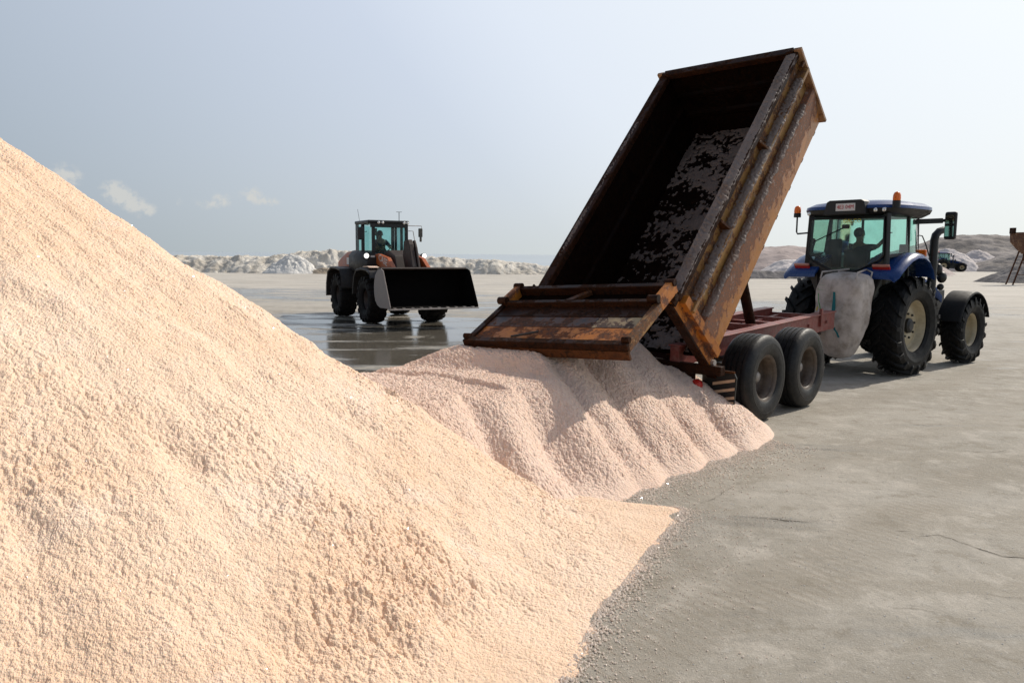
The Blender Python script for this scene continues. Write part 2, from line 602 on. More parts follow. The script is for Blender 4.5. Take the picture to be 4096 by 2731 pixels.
    t.links.new(c, bs.inputs['Base Color'])
    r = M(t, 'MULTIPLY', RANGE(t, nC, .3, .7, .75, .95), RANGE(t, damp, 0, 1, 1.0, .42))
    r = M(t, 'MULTIPLY', r, RANGE(t, wet, 0, 1, 1.0, .24))
    t.links.new(r, bs.inputs['Roughness'])
    bs.inputs['Specular IOR Level'].default_value = .45
    hgt = M(t, 'ADD', M(t, 'ADD', M(t, 'MULTIPLY', nC, .7), M(t, 'MULTIPLY', nD, .35)), M(t, 'MULTIPLY', nE, 1.2))
    st = RANGE(t, wet, 0, 1, .7, .05)
    b = N(t, 'ShaderNodeBump', ins={'Height': hgt, 'Strength': st, 'Distance': .03})
    t.links.new(b.outputs[0], bs.inputs['Normal'])
    return m


def mat_mound(name, a, b, c, scale=.5, streak=True):
    m, t, bs = new_mat(name)
    tc = N(t, 'ShaderNodeTexCoord').outputs['Object']
    mp = N(t, 'ShaderNodeMapping', ins={'Vector': tc, 'Scale': (1.0, 1.0, .35 if streak else 1)}).outputs[0]
    n0 = N(t, 'ShaderNodeTexNoise', ins={'Vector': mp, 'Scale': scale, 'Detail': 7.0, 'Roughness': .65}).outputs[0]
    n1 = N(t, 'ShaderNodeTexNoise', ins={'Vector': mp, 'Scale': scale * 5, 'Detail': 6.0, 'Roughness': .7}).outputs[0]
    col = MIX(t, RANGE(t, n0, .38, .62), a, b)
    col = MIX(t, RANGE(t, n1, .55, .72, 0, .8), col, c)
    t.links.new(col, bs.inputs['Base Color'])
    bs.inputs['Roughness'].default_value = .9
    bs.inputs['Specular IOR Level'].default_value = .15
    bp = N(t, 'ShaderNodeBump', ins={'Height': n1, 'Strength': .6, 'Distance': .25})
    t.links.new(bp.outputs[0], bs.inputs['Normal'])
    return m


def mat_water():
    m, t, bs = new_mat('sea_water')
    tc = N(t, 'ShaderNodeTexCoord').outputs['Object']
    mp = N(t, 'ShaderNodeMapping', ins={'Vector': tc, 'Scale': (.02, .05, 1)}).outputs[0]
    n = N(t, 'ShaderNodeTexNoise', ins={'Vector': mp, 'Scale': 1.0, 'Detail': 4.0}).outputs[0]
    t.links.new(MIX(t, RANGE(t, n, .3, .7), (.30, .34, .36), (.37, .41, .42)), bs.inputs['Base Color'])
    bs.inputs['Roughness'].default_value = .28
    bs.inputs['Specular IOR Level'].default_value = .4
    return m


K = {}
K['salt'] = mat_salt('peach_salt', (.76, .535, .37), (.81, .61, .455), 1.0, .3, (.83, .685, .575))
K['salt2'] = mat_salt('pink_salt', (.70, .50, .385), (.76, .57, .455), .8, .25, (.79, .62, .52))
K['crust'] = mat_salt('grey_salt_crust', (.10, .073, .062), (.225, .178, .155), .8, 0, (.19, .10, .055))
K['orange'] = mat_rust('chipped_orange_paint', (.55, .19, .025), rust=(.065, .045, .038), rust2=(.22, .07, .02), amount=.44, scale=6)
K['orangebright'] = mat_rust('rust_spotted_orange_paint', (.60, .20, .018), rust=(.045, .026, .02), rust2=(.22, .065, .014), amount=.46, scale=5)
K['ochre'] = mat_rust('chipped_ochre_paint', (.38, .215, .07), rust=(.06, .04, .03), rust2=(.2, .08, .025), amount=.47, scale=6, salt=.2)
K['tanrust'] = mat_rust('tan_rusted_post', (.42, .25, .135), rust=(.12, .07, .045), rust2=(.26, .12, .05), amount=.45, scale=6, salt=.1)
K['skirt'] = mat_rust('flaking_orange_skirt', (.48, .20, .05), rust=(.11, .078, .065), rust2=(.27, .10, .04), amount=.55, scale=8, salt=.25, zgrad=(.0, .52, .12))
K['slate'] = mat_rust('slate_stained_steel', (.05, .044, .046), rust=(.03, .020, .017), rust2=(.12, .045, .02), amount=.45, scale=4)
K['cream'] = mat_rust('cream_chipped_paint', (.46, .35, .19), rust=(.04, .034, .034), rust2=(.12, .07, .05), amount=.5, scale=6)
K['residue'] = mat_salt('dull_salt_residue', (.085, .063, .055), (.19, .145, .125), .8)
K['conv'] = mat_rust('rusty_tan_steel', (.22, .125, .065), rust=(.07, .04, .03), rust2=(.14, .06, .03), amount=.6, scale=3)
K['rustdark'] = mat_rust('dark_rust', (.020, .008, .0045), rust=(.009, .005, .0035), rust2=(.042, .014, .005), amount=.5, scale=4, spec=.1)
K['rustshade'] = mat_rust('shade_darkened_rusty_steel', (.0065, .0038, .003), rust=(.0035, .0026, .0023), rust2=(.013, .0055, .003), amount=.5, scale=3, spec=.03)  # rusty steel, with the tipped body's inside shade put into its colour
K['rustmid'] = mat_rust('mid_rust', (.065, .024, .010), rust=(.022, .011, .007), rust2=(.11, .04, .013), amount=.5, scale=5, spec=.12)
K['chassis'] = mat_plain('oxide_red_paint', (.21, .045, .033), rough=.5, var=.25, dust=.35, dustcol=(.34, .22, .19))
K['chassisd'] = mat_plain('dark_oxide_red', (.04, .010, .009), rough=.6, var=.3)
K['tyre'] = mat_plain('tyre_rubber', (.0045, .0045, .0047), rough=.6, var=.3, dust=.25, dustcol=(.04, .038, .035), bump=.15, bscale=30, spec=.2)
K['tyredust'] = mat_plain('dusty_tyre_rubber', (.008, .008, .0085), rough=.5, var=.3, dust=.35, dustcol=(.045, .043, .04), bump=.15, bscale=30, spec=.3)
K['tyreblk'] = mat_plain('muddy_tyre_rubber', (.009, .008, .008), rough=.8, var=.3, dust=.3, dustcol=(.035, .03, .028), spec=.15)
K['rimrust'] = mat_plain('brown_rim', (.075, .05, .035), rough=.5, var=.35, dust=.5, dustcol=(.17, .135, .095))
K['rimcream'] = mat_plain('cream_rim', (.40, .33, .205), rough=.4, var=.1, dust=.35, dustcol=(.2, .15, .09))
K['hub'] = mat_plain('grey_hub', (.30, .27, .24), rough=.4, metal=.3)
K['blue'] = mat_plain('tractor_blue_paint', (.008, .040, .165), rough=.28, var=.08, dust=.10, dustcol=(.08, .11, .18))
K['bluedark'] = mat_plain('dull_blue_paint', (.008, .026, .09), rough=.8, var=.15, spec=.04)
K['black'] = mat_plain('black_plastic', (.005, .005, .0055), rough=.45, var=.2, dust=.1, dustcol=(.03, .028, .026))
K['blackm'] = mat_plain('black_steel', (.005, .005, .005), rough=.5, var=.2)
K['fendblk'] = mat_plain('black_fender', (.006, .006, .0065), rough=.6, var=.2, dust=.2, dustcol=(.035, .033, .03), spec=.2)
K['brown'] = mat_plain('brown_dirty_paint', (.026, .013, .009), rough=.6, var=.3, dust=.25, dustcol=(.06, .043, .033))
K['loaderor'] = mat_plain('loader_orange_paint', (.40, .088, .016), rough=.45, var=.12, dust=.2, dustcol=(.2, .10, .05))
K['loaderblk'] = mat_plain('loader_dark_paint', (.016, .013, .012), rough=.55, var=.25, dust=.3, dustcol=(.07, .058, .05))
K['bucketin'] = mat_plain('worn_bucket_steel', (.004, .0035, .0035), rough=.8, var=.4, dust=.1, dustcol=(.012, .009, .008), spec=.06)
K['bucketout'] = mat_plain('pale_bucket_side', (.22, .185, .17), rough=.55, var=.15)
K['steel'] = mat_plain('bright_worn_steel', (.42, .38, .35), rough=.4, var=.2, metal=.5)
K['glass'] = mat_glass('teal_cab_glass', (.56, .84, .77))
K['glassl'] = mat_glass('green_cab_glass', (.60, .87, .85))
K['glassside'] = mat_glass('pale_side_glass', (.66, .92, .84))
K['red'] = mat_plain('red_lens', (.42, .018, .012), rough=.25, var=.05)
K['redpale'] = mat_plain('pale_red_lens', (.55, .24, .18), rough=.25, var=.05)
K['amber'] = mat_plain('amber_lens', (.85, .17, .012), rough=.18, var=.05)
K['white'] = mat_plain('white_plate', (.74, .70, .66), rough=.5, var=.05)
K['redink'] = mat_plain('red_lettering', (.5, .035, .045), rough=.5, var=.05)
K['yellowink'] = mat_grain('yellow_lettering', (.9, .8, .03))
K['palelet'] = mat_plain('pale_lettering', (.62, .58, .54), rough=.5, var=.08)
K['dulllet'] = mat_plain('faded_lettering', (.19, .13, .09), rough=.6, var=.3)
K['stripe'] = mat_plain('faded_stripe', (.56, .36, .23), rough=.6, var=.12)
K['mirror'] = mat_plain('mirror_glass', (.5, .55, .5), rough=.04, metal=1.0, var=.0)
K['lamp'] = mat_plain('lamp_glass', (.75, .75, .72), rough=.12, metal=.6, var=.05)
K['lamplit'] = mat_plain('lit_headlight', (.8, .8, .75), rough=.2)
K['lamplit'].node_tree.nodes['Principled BSDF'].inputs['Emission Color'].default_value = (1, .97, .9, 1)
K['lamplit'].node_tree.nodes['Principled BSDF'].inputs['Emission Strength'].default_value = 1.6
K['bag'] = mat_plain('dirty_woven_bag', (.58, .515, .475), rough=.9, var=.08, scale=1.3, dust=.7, dustcol=(.19, .145, .105), bump=.2, bscale=90, spec=.1)
K['green'] = mat_plain('green_print', (.05, .32, .06), rough=.7, var=.1)
K['teal'] = mat_plain('teal_strap', (.012, .16, .18), rough=.7, var=.1)
K['yellow'] = mat_plain('yellow_print', (.6, .42, .05), rough=.7, var=.1)
K['skin'] = mat_plain('skin', (.22, .11, .06), rough=.5, var=.06)
K['shirt'] = mat_plain('dark_shirt', (.016, .018, .025), rough=.8, var=.15)
K['shirt2'] = mat_plain('navy_shirt', (.02, .03, .05), rough=.8, var=.15)
K['trousers'] = mat_plain('dark_trousers', (.03, .032, .04), rough=.8, var=.15)
K['hair'] = mat_plain('dark_hair', (.012, .009, .007), rough=.6, var=.2)
K['seat'] = mat_plain('seat_fabric', (.010, .011, .013), rough=.8, var=.2)
K['interior'] = mat_plain('grey_cab_trim', (.10, .095, .08), rough=.7, var=.1)
K['pane_dim'] = mat_plain('console_plastic', (.05, .05, .05), rough=.6)
K['grain'] = mat_grain('salt_grains', (.925, .85, .77))
K['graingrey'] = mat_grain('grey_salt_grains', (.86, .85, .82))
K['ground'] = mat_ground()
K['crackdark'] = mat_plain('dark_crack_strip', (.11, .095, .075), rough=1.0, var=.3, spec=.05)  # flat dark strips laid on the yard as cracks
K['water'] = mat_water()

# ------------------------------------------------------------------ ground and sea
mb = MB()
edge = [(-500, -40), (500, -40), (500, 420), (60, 420), (32, 200), (18, 122), (-20, 112), (-60, 108), (-130, 112), (-500, 130)]
mb.v = [(x, y, 0) for x, y in edge]
mb.f = [tuple(range(len(edge)))]
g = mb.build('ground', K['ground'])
tag(g, 'grey salt-crusted yard floor, wet around the wheel loader', kind='structure')
def crack(pts, w, seed):
    rr_ = random.Random(seed)
    P = [Vector((x, y, .004)) for x, y in pts]
    fine_ = []
    for a, b in zip(P, P[1:]):
        n_ = max(2, int((b - a).length / .05))
        d_ = (b - a).normalized()
        nn = Vector((-d_.y, d_.x, 0))
        for k in range(n_):
            fine_.append(a.lerp(b, k / n_) + nn * rr_.gauss(0, .010))
    fine_.append(P[-1])
    m = MB()
    n_ = len(fine_)
    for k, p in enumerate(fine_):
        d_ = (fine_[min(k + 1, n_ - 1)] - fine_[max(k - 1, 0)]).normalized()
        nn = Vector((-d_.y, d_.x, 0))
        q = .65 * w * (math.sin(math.pi * k / (n_ - 1)) ** .5 + .05) * rr_.uniform(.25, 1.0)
        m.v += [tuple(p + nn * q), tuple(p - nn * q)]
        if k:
            m.f.append((2 * k - 2, 2 * k - 1, 2 * k + 1, 2 * k))
    m.build('crack', K['crackdark'], g)


crack([(1.75, 6.80), (1.9, 6.95), (2.2, 7.35)], .005, 1)
crack([(2.10, 6.43), (2.25, 6.40), (2.42, 6.36), (2.62, 6.33)], .011, 2)
crack([(2.70, 6.38), (2.85, 6.33)], .008, 3)
crack([(3.3, 6.0), (3.5, 6.05), (3.62, 5.85), (3.75, 5.60), (3.95, 5.55), (4.2, 5.5)], .009, 4)
crack([(3.2, 6.15), (3.35, 6.12)], .006, 5)
crack([(2.45, 4.75), (2.6, 4.72), (2.75, 4.66)], .004, 6)
crack([(3.2, 4.95), (3.3, 4.90), (3.45, 4.90)], .004, 7)
crack([(5.2, 8.8), (5.6, 8.75), (5.9, 8.85)], .008, 8)
mb = MB()
mb.v = [(-60000, 60, -.4), (60000, 60, -.4), (60000, 80000, -.4), (-60000, 80000, -.4)]
mb.f = [(0, 1, 2, 3)]
tag(mb.build('sea', K['water']), 'pale strip of sea at the horizon', kind='structure')

# ------------------------------------------------------------------ foreground salt heap
AX, AY = -6.7, 7.5
FOOT_PH = [-180, -60, -40, -28, -21, -13.5, -8.5, -6.2, -5.7, -5.2, -4.0, -1.5, 5, 20, 40, 90, 180]
FOOT_R = [7.9, 7.9, 7.95, 7.95, 7.90, 8.06, 8.26, 8.36, 8.33, 7.66, 7.36, 7.12, 6.81, 6.35, 6.3, 6.45, 7.4]


def heap_height(x, y):
    dx, dy = x - AX, y - AY
    r = np.hypot(dx, dy)
    ph = np.degrees(np.arctan2(dy, dx))
    R0 = np.interp(ph, [-180, -60, -40, -28, -21, -13.5, -9, -5.3, -3.0, 0, 5, 20, 40, 90, 180],
                   [7.6, 7.6, 7.6, 7.52, 7.46, 7.5, 7.44, 7.11, 6.93, 6.77, 6.71, 6.22, 6.2, 6.35, 7.2])
    Rt = np.interp(ph, FOOT_PH, FOOT_R)
    Rt = Rt + .07 * vnoise(ph * .22, r * 0 + 1.5, 91) + .05 * vnoise(ph * .8, r * .8, 92) * (ph < -6)
    core = .603 * (R0 - r)
    # rounded apex
    core = np.where(core > 3.9, 3.9 + (1 - np.exp(-(core - 3.9) / .5)) * .5, core)
    tail = .15 * np.clip((Rt - r) / np.maximum(Rt - R0 + .5, .3), 0, 1) ** 1.3 + .03 * sstep(-.03, .10, Rt - r + .05 * vnoise(x * 5, y * 5, 77)) - .02
    k = .06
    h = .5 * (core + tail + np.sqrt((core - tail) ** 2 + k * k)) - .014
    return h, np.minimum(core, 1e9), r, ph


az = np.concatenate([np.radians(np.linspace(-105, -36.5, 120)), np.radians(np.linspace(-36.3, 15.5, 640)), np.radians(np.linspace(16, 26, 20))])
rr = np.exp(np.linspace(math.log(1.9), math.log(11.2), 940))
rr = np.concatenate([rr, np.linspace(11.35, 19, 60)])
Rg, Ag = np.meshgrid(rr, az, indexing='ij')
X = Rg * np.sin(Ag)
Y = Rg * np.cos(Ag)
h, core, rad, ph = heap_height(X, Y)
edgef = sstep(-.02, .25, h)
big = fbm(X * .9, Y * .9, 3, 3)
mid = fbm(X * 3.0, Y * 3.0, 11, 3)
# tumbled clods: patches of rougher ground
rough = sstep(-.2, .5, fbm(X * .55 + 5, Y * .55, 40, 3) + .2 * np.clip((3.6 - Rg) * .5, -1, 1))
wx = X + .03 * vnoise(X * 11, Y * 11, 70)
wy = Y + .03 * vnoise(X * 11 + 9, Y * 11, 71)
c1 = np.clip(.62 - worley(wx * 6.0, wy * 6.0, 21), 0, 1)
clod = c1 * sstep(.05, .5, vnoise(X * 2.4, Y * 2.4, 25))
c2 = .5 - worley(wx * 13, wy * 13, 22) ** 2 * 1.2
c25 = .5 - worley(wx * 25 + 3, wy * 25, 24) ** 2 * 1.2
c3 = .5 - worley(X * 46, Y * 46 + 7, 23) ** 2 * 1.2
pit = np.clip(vnoise(X * 3.6, Y * 3.6, 31) - .42, 0, 1)
dent = np.clip(fbm(X * 1.5 + 3, Y * 1.5, 61, 3) - .35, 0, 1)
th = np.arctan2(Y - AY, X - AX)
rill = vnoise(th * 24, rad * .35, 51) * .5 + vnoise(th * 60, rad * .6, 52) * .2
fine = .35 + .85 * rough
disp = (.026 * big + .016 * mid + rough * (.06 * clod) + fine * (.015 * c2 + .019 * c25 + .013 * c3)
        - .10 * pit * rough + .022 * rill * (1 - .5 * rough) - .05 * dent)
jr = np.random.default_rng(3)
Z = h + disp * (.22 + .78 * edgef) + jr.normal(0, 1, X.shape) * np.clip(.00036 * Rg, .0009, .0036) * (.4 + .6 * edgef)
keep = Z > -.03
Z = np.maximum(Z, -.05)
V = np.stack([X, Y, Z], -1).reshape(-1, 3)
F = grid_faces(*X.shape, keep=keep, flip=False)
V, F = compact(V, F)
o = mesh_np('salt_heap', V, F, K['salt'], smooth=False)
HEAPV = V
tag(o, 'huge peach-coloured heap of coarse salt filling the foreground, sloping down to the grey yard', 'salt heap')


# ------------------------------------------------------------------ frames
def frame(x, y, az_deg):
    return (x, y, 0), R(90 - az_deg)


TR_XY, TR_AZ = (1.80, 10.55), 43.74
ta = R(TR_AZ)
tu = np.array([math.sin(ta), math.cos(ta)])
tv = np.array([math.cos(ta), -math.sin(ta)])

# ------------------------------------------------------------------ freshly tipped salt behind the trailer
ss = np.concatenate([np.linspace(-7.5, -5.2, 60), np.linspace(-5.18, 1.6, 560)])
ll = np.concatenate([np.linspace(-3.6, -.4, 120), np.linspace(-.39, 2.5, 250)])
Sg, Lg = np.meshgrid(ss, ll, indexing='ij')
# meandering furrows down the right flank
sk = Sg + .40 * np.clip(Lg, 0, 2.5) + .10 * vnoise(Sg * .9, Lg * 1.1, 301)
fold = 0
for c, a, w in [(-5.3, .7, .26), (-4.45, .8, .24), (-3.60, .9, .22), (-2.85, 1.0, .24), (-2.1, .7, .17), (-1.45, 1.0, .22), (-.72, .75, .20), (.05, .8, .2)]:
    fold = fold + a * np.exp(-np.abs((sk - c) / w) ** 1.6)
fold = fold * (1 + .3 * vnoise(sk * 2, Lg * 1.5, 305))
ridge = .025 * np.sin(sk * 8.2 + 1.0) + .06 * vnoise(sk * 1.4, Lg * .25, 311)
se = np.clip(Sg, -9, -.50)
Le = np.where(Lg < 0, -np.maximum(0, -Lg - .80), Lg)
dist = np.hypot(Sg - se, Le)
lob = .06 * vnoise(sk * 1.25, 0 * Lg + .3, 320) + .03 * vnoise(sk * 3.0, 0 * Lg + 2.3, 321)
flank = .665 * (2.03 + lob - .31 * fold * sstep(-.9, .1, Lg) * (1 - .62 * sstep(1.35, 1.95, dist)) - dist)
cap = .915 + .215 * sstep(-2.72, -2.30, Sg - .22 * Lg) - .045 * sstep(-3.2, -3.28, Sg - .1 * Lg) + .03 * sstep(-4.3, -4.4, Sg - .1 * Lg) + .04 * vnoise(Sg * 1.2, Lg * 1.2, 330)  \
    + .05 * np.exp(-((Sg + .8) ** 2 + (Lg - .25) ** 2) / .3)
k = .07
hh = .5 * (flank + cap - np.sqrt((flank - cap) ** 2 + k * k))
fm = sstep(1.05, .75, hh) * sstep(.0, .25, hh)
fm = np.where(Lg > -.5, fm, fm * .4)
hh = hh + ridge * fm
e = sstep(0, .2, hh)
c1 = .5 - worley(Sg * 14, Lg * 14, 401) ** 2 * 1.2
c2 = .5 - worley(Sg * 29, Lg * 29, 402) ** 2 * 1.2
hz = hh + (.15 + .85 * e) * (.013 * c1 + .017 * c2 + .015 * fbm(Sg * 4, Lg * 4, 410, 3)) - .012
hz = hz + jr.normal(0, 1, hz.shape) * .0024 * e
keep = hz > -.03
hz = np.maximum(hz, -.05)
PX = TR_XY[0] + Sg * tu[0] + Lg * tv[0]
PY = TR_XY[1] + Sg * tu[1] + Lg * tv[1]
V = np.stack([PX, PY, hz], -1).reshape(-1, 3)
F = grid_faces(*Sg.shape, keep=keep, flip=True)
V, F = compact(V, F)
o = mesh_np('salt_heap', V, F, K['salt2'], smooth=False)
tag(o, 'pinkish furrowed heap of fresh salt spilling out below the raised trailer tailgate', 'salt heap')

# ------------------------------------------------------------------ loose salt on the yard
rng = np.random.default_rng(7)


def crumbs(name, pts, size, mat, label):
    base = np.array([(1, 0, 0), (-1, 0, 0), (0, 1, 0), (0, -1, 0), (0, 0, 1), (0, 0, -1)], float)
    fs = np.array([(0, 2, 4), (2, 1, 4), (1, 3, 4), (3, 0, 4), (2, 0, 5), (1, 2, 5), (3, 1, 5), (0, 3, 5)])
    n = len(pts)
    jit = 1 + rng.uniform(-.35, .35, (n, 6, 1))
    a = rng.uniform(0, 6.28, n)
    ca, sa = np.cos(a), np.sin(a)
    b = base[None] * jit * size[:, None, None]
    x = b[..., 0] * ca[:, None] - b[..., 1] * sa[:, None]
    y = b[..., 0] * sa[:, None] + b[..., 1] * ca[:, None]
    V = np.stack([x, y, b[..., 2] * .8], -1) + pts[:, None, :]
    F = (fs[None] + (np.arange(n) * 6)[:, None, None]).reshape(-1, 3)
    o = mesh_np(name, V.reshape(-1, 3), F, mat, smooth=False)
    tag(o, label, kind='stuff')
    return o


n = 6500
d = rng.exponential(.30, n)
phs = R(1) * rng.uniform(-33, -1, n)
pd = np.degrees(phs)
Rt = np.interp(pd, FOOT_PH, FOOT_R)
rq = Rt - .16 + d
sz = rng.uniform(.002, .0055, n) * (1 + .8 * rng.random(n) ** 6)
pts = np.stack([AX + rq * np.cos(phs), AY + rq * np.sin(phs), sz * .6], -1)
ok = (d < 2.6)
crumbs('salt_crumbs', pts[ok], sz[ok], K['grain'], 'loose salt grains scattered on the yard along the foot of the big heap')
n = 4200
phs = R(1) * rng.uniform(-33, -1, n)
Rt = np.interp(np.degrees(phs), FOOT_PH, FOOT_R)
rq = Rt - .10 + rng.exponential(.055, n)
sz = rng.uniform(.004, .010, n) * (1 + .6 * rng.random(n) ** 8)
pts = np.stack([AX + rq * np.cos(phs), AY + rq * np.sin(phs), sz * .7], -1)
crumbs('salt_crumbs', pts, sz, K['grain'], 'rolled salt lumps along the very edge of the big heap')
n = 9000
s_ = rng.uniform(-4.6, .05, n)
d = rng.exponential(.16, n)
l_ = 1.82 + d
sz = rng.uniform(.005, .011, n)
pts = np.stack([TR_XY[0] + s_ * tu[0] + l_ * tv[0], TR_XY[1] + s_ * tu[1] + l_ * tv[1], sz * .6], -1)
crumbs('salt_crumbs', pts, sz, K['grain'], 'loose salt grains scattered along the foot of the furrowed heap')
n = 2600
pts = np.stack([rng.uniform(-.5, 7.5, n), rng.uniform(2.8, 10.0, n), np.zeros(n)], -1)
sz = rng.uniform(.002, .006, n)
pts[:, 2] = sz * .5
crumbs('salt_crumbs', pts, sz, K['graingrey'], 'sparse grey salt bits lying all over the open yard')


# ------------------------------------------------------------------ wheels
def tyre_profile(Ro, Ri, w, n=7):
    """closed profile of a rounded tyre, from inner bead over the tread and back"""
    h = Ro - Ri
    p = [(Ri, -w * .36), (Ri + h * .12, -w * .43), (Ri + h * .45, -w * .5), (Ri + h * .72, -w * .485), (Ri + h * .90, -w * .42), (Ri + h * .975, -w * .32), (Ro, -w * .18)]
    return p + [(Ro, 0)] + [(r, -y) for r, y in p[::-1]]


def lugs(mb, Ro, w, n, hgt, sweep=.24, width=.075):
    for k in range(n):
        for sd in (1, -1):
            a0 = 2 * math.pi * (k + (.5 if sd > 0 else 0)) / n
            # centre -> shoulder, trailing back; then a shoulder block folding down the wall
            st = [(0.02 * w, a0, Ro + hgt), (.30 * w, a0 - sweep * .62, Ro + hgt), (.485 * w, a0 - sweep, Ro - .01 + hgt * .6), (.52 * w, a0 - sweep * 1.12, Ro - .11)]
            P = []
            for y, a, r in st:
                for da in (-width / 2, width / 2):
                    P.append((r, y * sd, a + da))
            base = len(mb.v)
            for r, y, a in P:
                mb.v.append((r * math.cos(a), y, r * math.sin(a)))
            for (r, y, a) in P:
                rb = Ro - .05 if abs(y) < .45 * w else r - .06
                yy = y * (1.0 if abs(y) < .45 * w else .93)
                mb.v.append((rb * math.cos(a), yy, rb * math.sin(a)))
            m = len(P)
            for i in range(3):
                a, b, c, d = base + 2 * i, base + 2 * i + 1, base + 2 * i + 3, base + 2 * i + 2
                mb.f.append((a, b, c, d))
                mb.f.append((a, d, d + m, a + m))
                mb.f.append((b, b + m, c + m, c))
            mb.f.append((base, base + m, base + m + 1, base + 1))
            mb.f.append((base + 6, base + 7, base + 7 + m, base + 6 + m))
    return mb


WCACHE = {}


def wheel(parent, kind, x, y, z, right):
    """wheel part > tyre, rim, hub; the dished outer face looks towards +y, turned for the right side"""
    w = empty('wheel', (x, y, z), 0, parent)
    if right:
        w.rotation_euler = (0, random.uniform(0, 3), math.pi)
    else:
        w.rotation_euler = (0, random.uniform(0, 3), 0)
    if kind not in WCACHE:
        P = []
        if kind == 'trailer':
            pf = [(.305, -.17), (.33, -.205), (.36, -.222), (.42, -.232), (.47, -.23), (.475, -.226), (.48, -.23), (.53, -.222), (.567, -.20), (.588, -.172)]
            tr_ = [(.592, -.165)]
            for y in (-.11, -.037, .037, .11):
                tr_ += [(.599 - abs(y) * .03, y - .012), (.583, y - .009), (.583, y + .009), (.599 - abs(y) * .03, y + .012)]
            tr_ += [(.592, .165)]
            t = MB().lathe(pf + tr_ + [(r, -y) for r, y in pf[::-1]], 72, True)
            me = t.mesh('tyre', K['tyredust'], True)
            me.set_sharp_from_angle(angle=R(35))
            P.append(('tyre', me))
            r = MB().lathe([(.315, .19), (.335, .205), (.33, .17), (.285, .15), (.27, .04), (.255, -.04), (.20, -.055), (.17, -.02), (.11, -.02), (.10, -.03), (.02, -.03)], 40)
            r.lathe([(.315, .19), (.29, .18), (.285, .15)], 40)
            for k in range(8):
                a = k * math.pi / 4
                r.tube([(.145 * math.cos(a), -.03, .145 * math.sin(a)), (.145 * math.cos(a), .012, .145 * math.sin(a))], .016, 6)
            P.append(('rim', r.mesh('rim', K['rimrust'], True)))
            hb = MB().lathe([(.085, -.03), (.082, .06), (.06, .085), (.03, .095), (.001, .097)], 20)
            P.append(('hub', hb.mesh('hub', K['hub'], True)))
        elif kind in ('rear', 'front'):
            Ro, Ri, wd, nl = (.91, .50, .58, 19) if kind == 'rear' else (.685, .36, .46, 17)
            t = MB().lathe(tyre_profile(Ro, Ri, wd), 64, True)
            lugs(t, Ro - .005, wd, nl, .05, .30 if kind == 'rear' else .34, .085)
            P.append(('tyre', t.mesh('tyre', K['tyre'], False)))
            d = .0 if kind == 'rear' else -.15
            prof = [(Ri + .012, wd * .36), (Ri + .03, wd * .40), (Ri + .022, wd * .33), (Ri - .03, wd * .30), (Ri - .045, wd * .12), (Ri - .085, wd * .06 + d)]
            prof += [(Ri * .62, wd * .13 + d), (Ri * .40, wd * .12 + d), (Ri * .36, wd * .10 + d), (.01, wd * .10 + d)]
            r = MB().lathe(prof, 48)
            P.append(('rim', r.mesh('rim', K['rimcream'], True)))
            hb = MB()
            yb = wd * .12 + d
            for k in range(8):
                a = k * math.pi / 4
                q = Ri * .47
                hb.tube([(q * math.cos(a), yb, q * math.sin(a)), (q * math.cos(a), yb + .03, q * math.sin(a))], .022, 6)
            hb.lathe([(Ri * .3, yb - .03), (Ri * .28, yb + .04), (Ri * .18, yb + .07), (.001, yb + .07)], 20)
            P.append(('hub', hb.mesh('hub', K['blackm'], False)))
        else:  # loader
            t = MB().lathe(tyre_profile(.735, .335, .60), 56, True)
            lugs(t, .73, .6, 16, .04, .10, .2)
            P.append(('tyre', t.mesh('tyre', K['tyreblk'], False)))
            r = MB().lathe([(.345, .2), (.365, .225), (.35, .18), (.31, .15), (.30, .03), (.22, .0), (.17, .03), (.13, .06), (.01, .06)], 36)
            P.append(('rim', r.mesh('rim', K['brown'], True)))
        WCACHE[kind] = P
    for nm, me in WCACHE[kind]:
        o = bpy.data.objects.new(nm, me)
        COL.objects.link(o)
        o.parent = w
    return w


# ------------------------------------------------------------------ tipping trailer
loc, rz = (TR_XY[0], TR_XY[1], 0), R(90 - TR_AZ)
trailer = empty('tipping_trailer', loc, rz)
tag(trailer, 'rusty orange tipping trailer with its body raised high and tailgate swung open', 'trailer')

# chassis: two long rails, cross members, drawbar
for sd in (1, -1):
    m_ = MB()
    z0a, z1a, z0b, z1b = .80, 1.06, .97, 1.27
    y0, y1 = sd * .52, sd * .66
    ya, yb = min(y0, y1), max(y0, y1)
    m_.hexa([(-.1, ya, z0a), (5.15, ya, z0b), (5.15, yb, z0b), (-.1, yb, z0a), (-.1, ya, z1a), (5.15, ya, z1b), (5.15, yb, z1b), (-.1, yb, z1a)])
    m_.hexa([(-.1, ya - .03, z1a), (5.15, ya - .03, z1b), (5.15, yb + .03, z1b), (-.1, yb + .03, z1a), (-.1, ya - .03, z1a + .025), (5.15, ya - .03, z1b + .025), (5.15, yb + .03, z1b + .025), (-.1, yb + .03, z1a + .025)])
    m_.build('chassis_rail', K['chassis'], trailer, bevel=.008)
    for sx in (4.0, 4.75):
        MB().tube([(sx, sd * .655, .97 + .03 * sx), (sx, sd * .69, .97 + .03 * sx)], .025, 8).build('rail_bolt', K['chassis'], trailer)
    MB().box(4.45, 4.52, sd * .655, sd * .70, 1.05, 1.36).build('rail_bracket', K['chassis'], trailer)
for i, x in enumerate((.15, 1.2, 2.1, 3.05, 3.55, 4.3, 5.1)):
    zc = .93 + .037 * x
    MB().box(x - .05, x + .05, -.52, .52, zc - .09, zc + .09).build('cross_member', K['chassis' if x > 2 else 'chassisd'], trailer, bevel=.006)
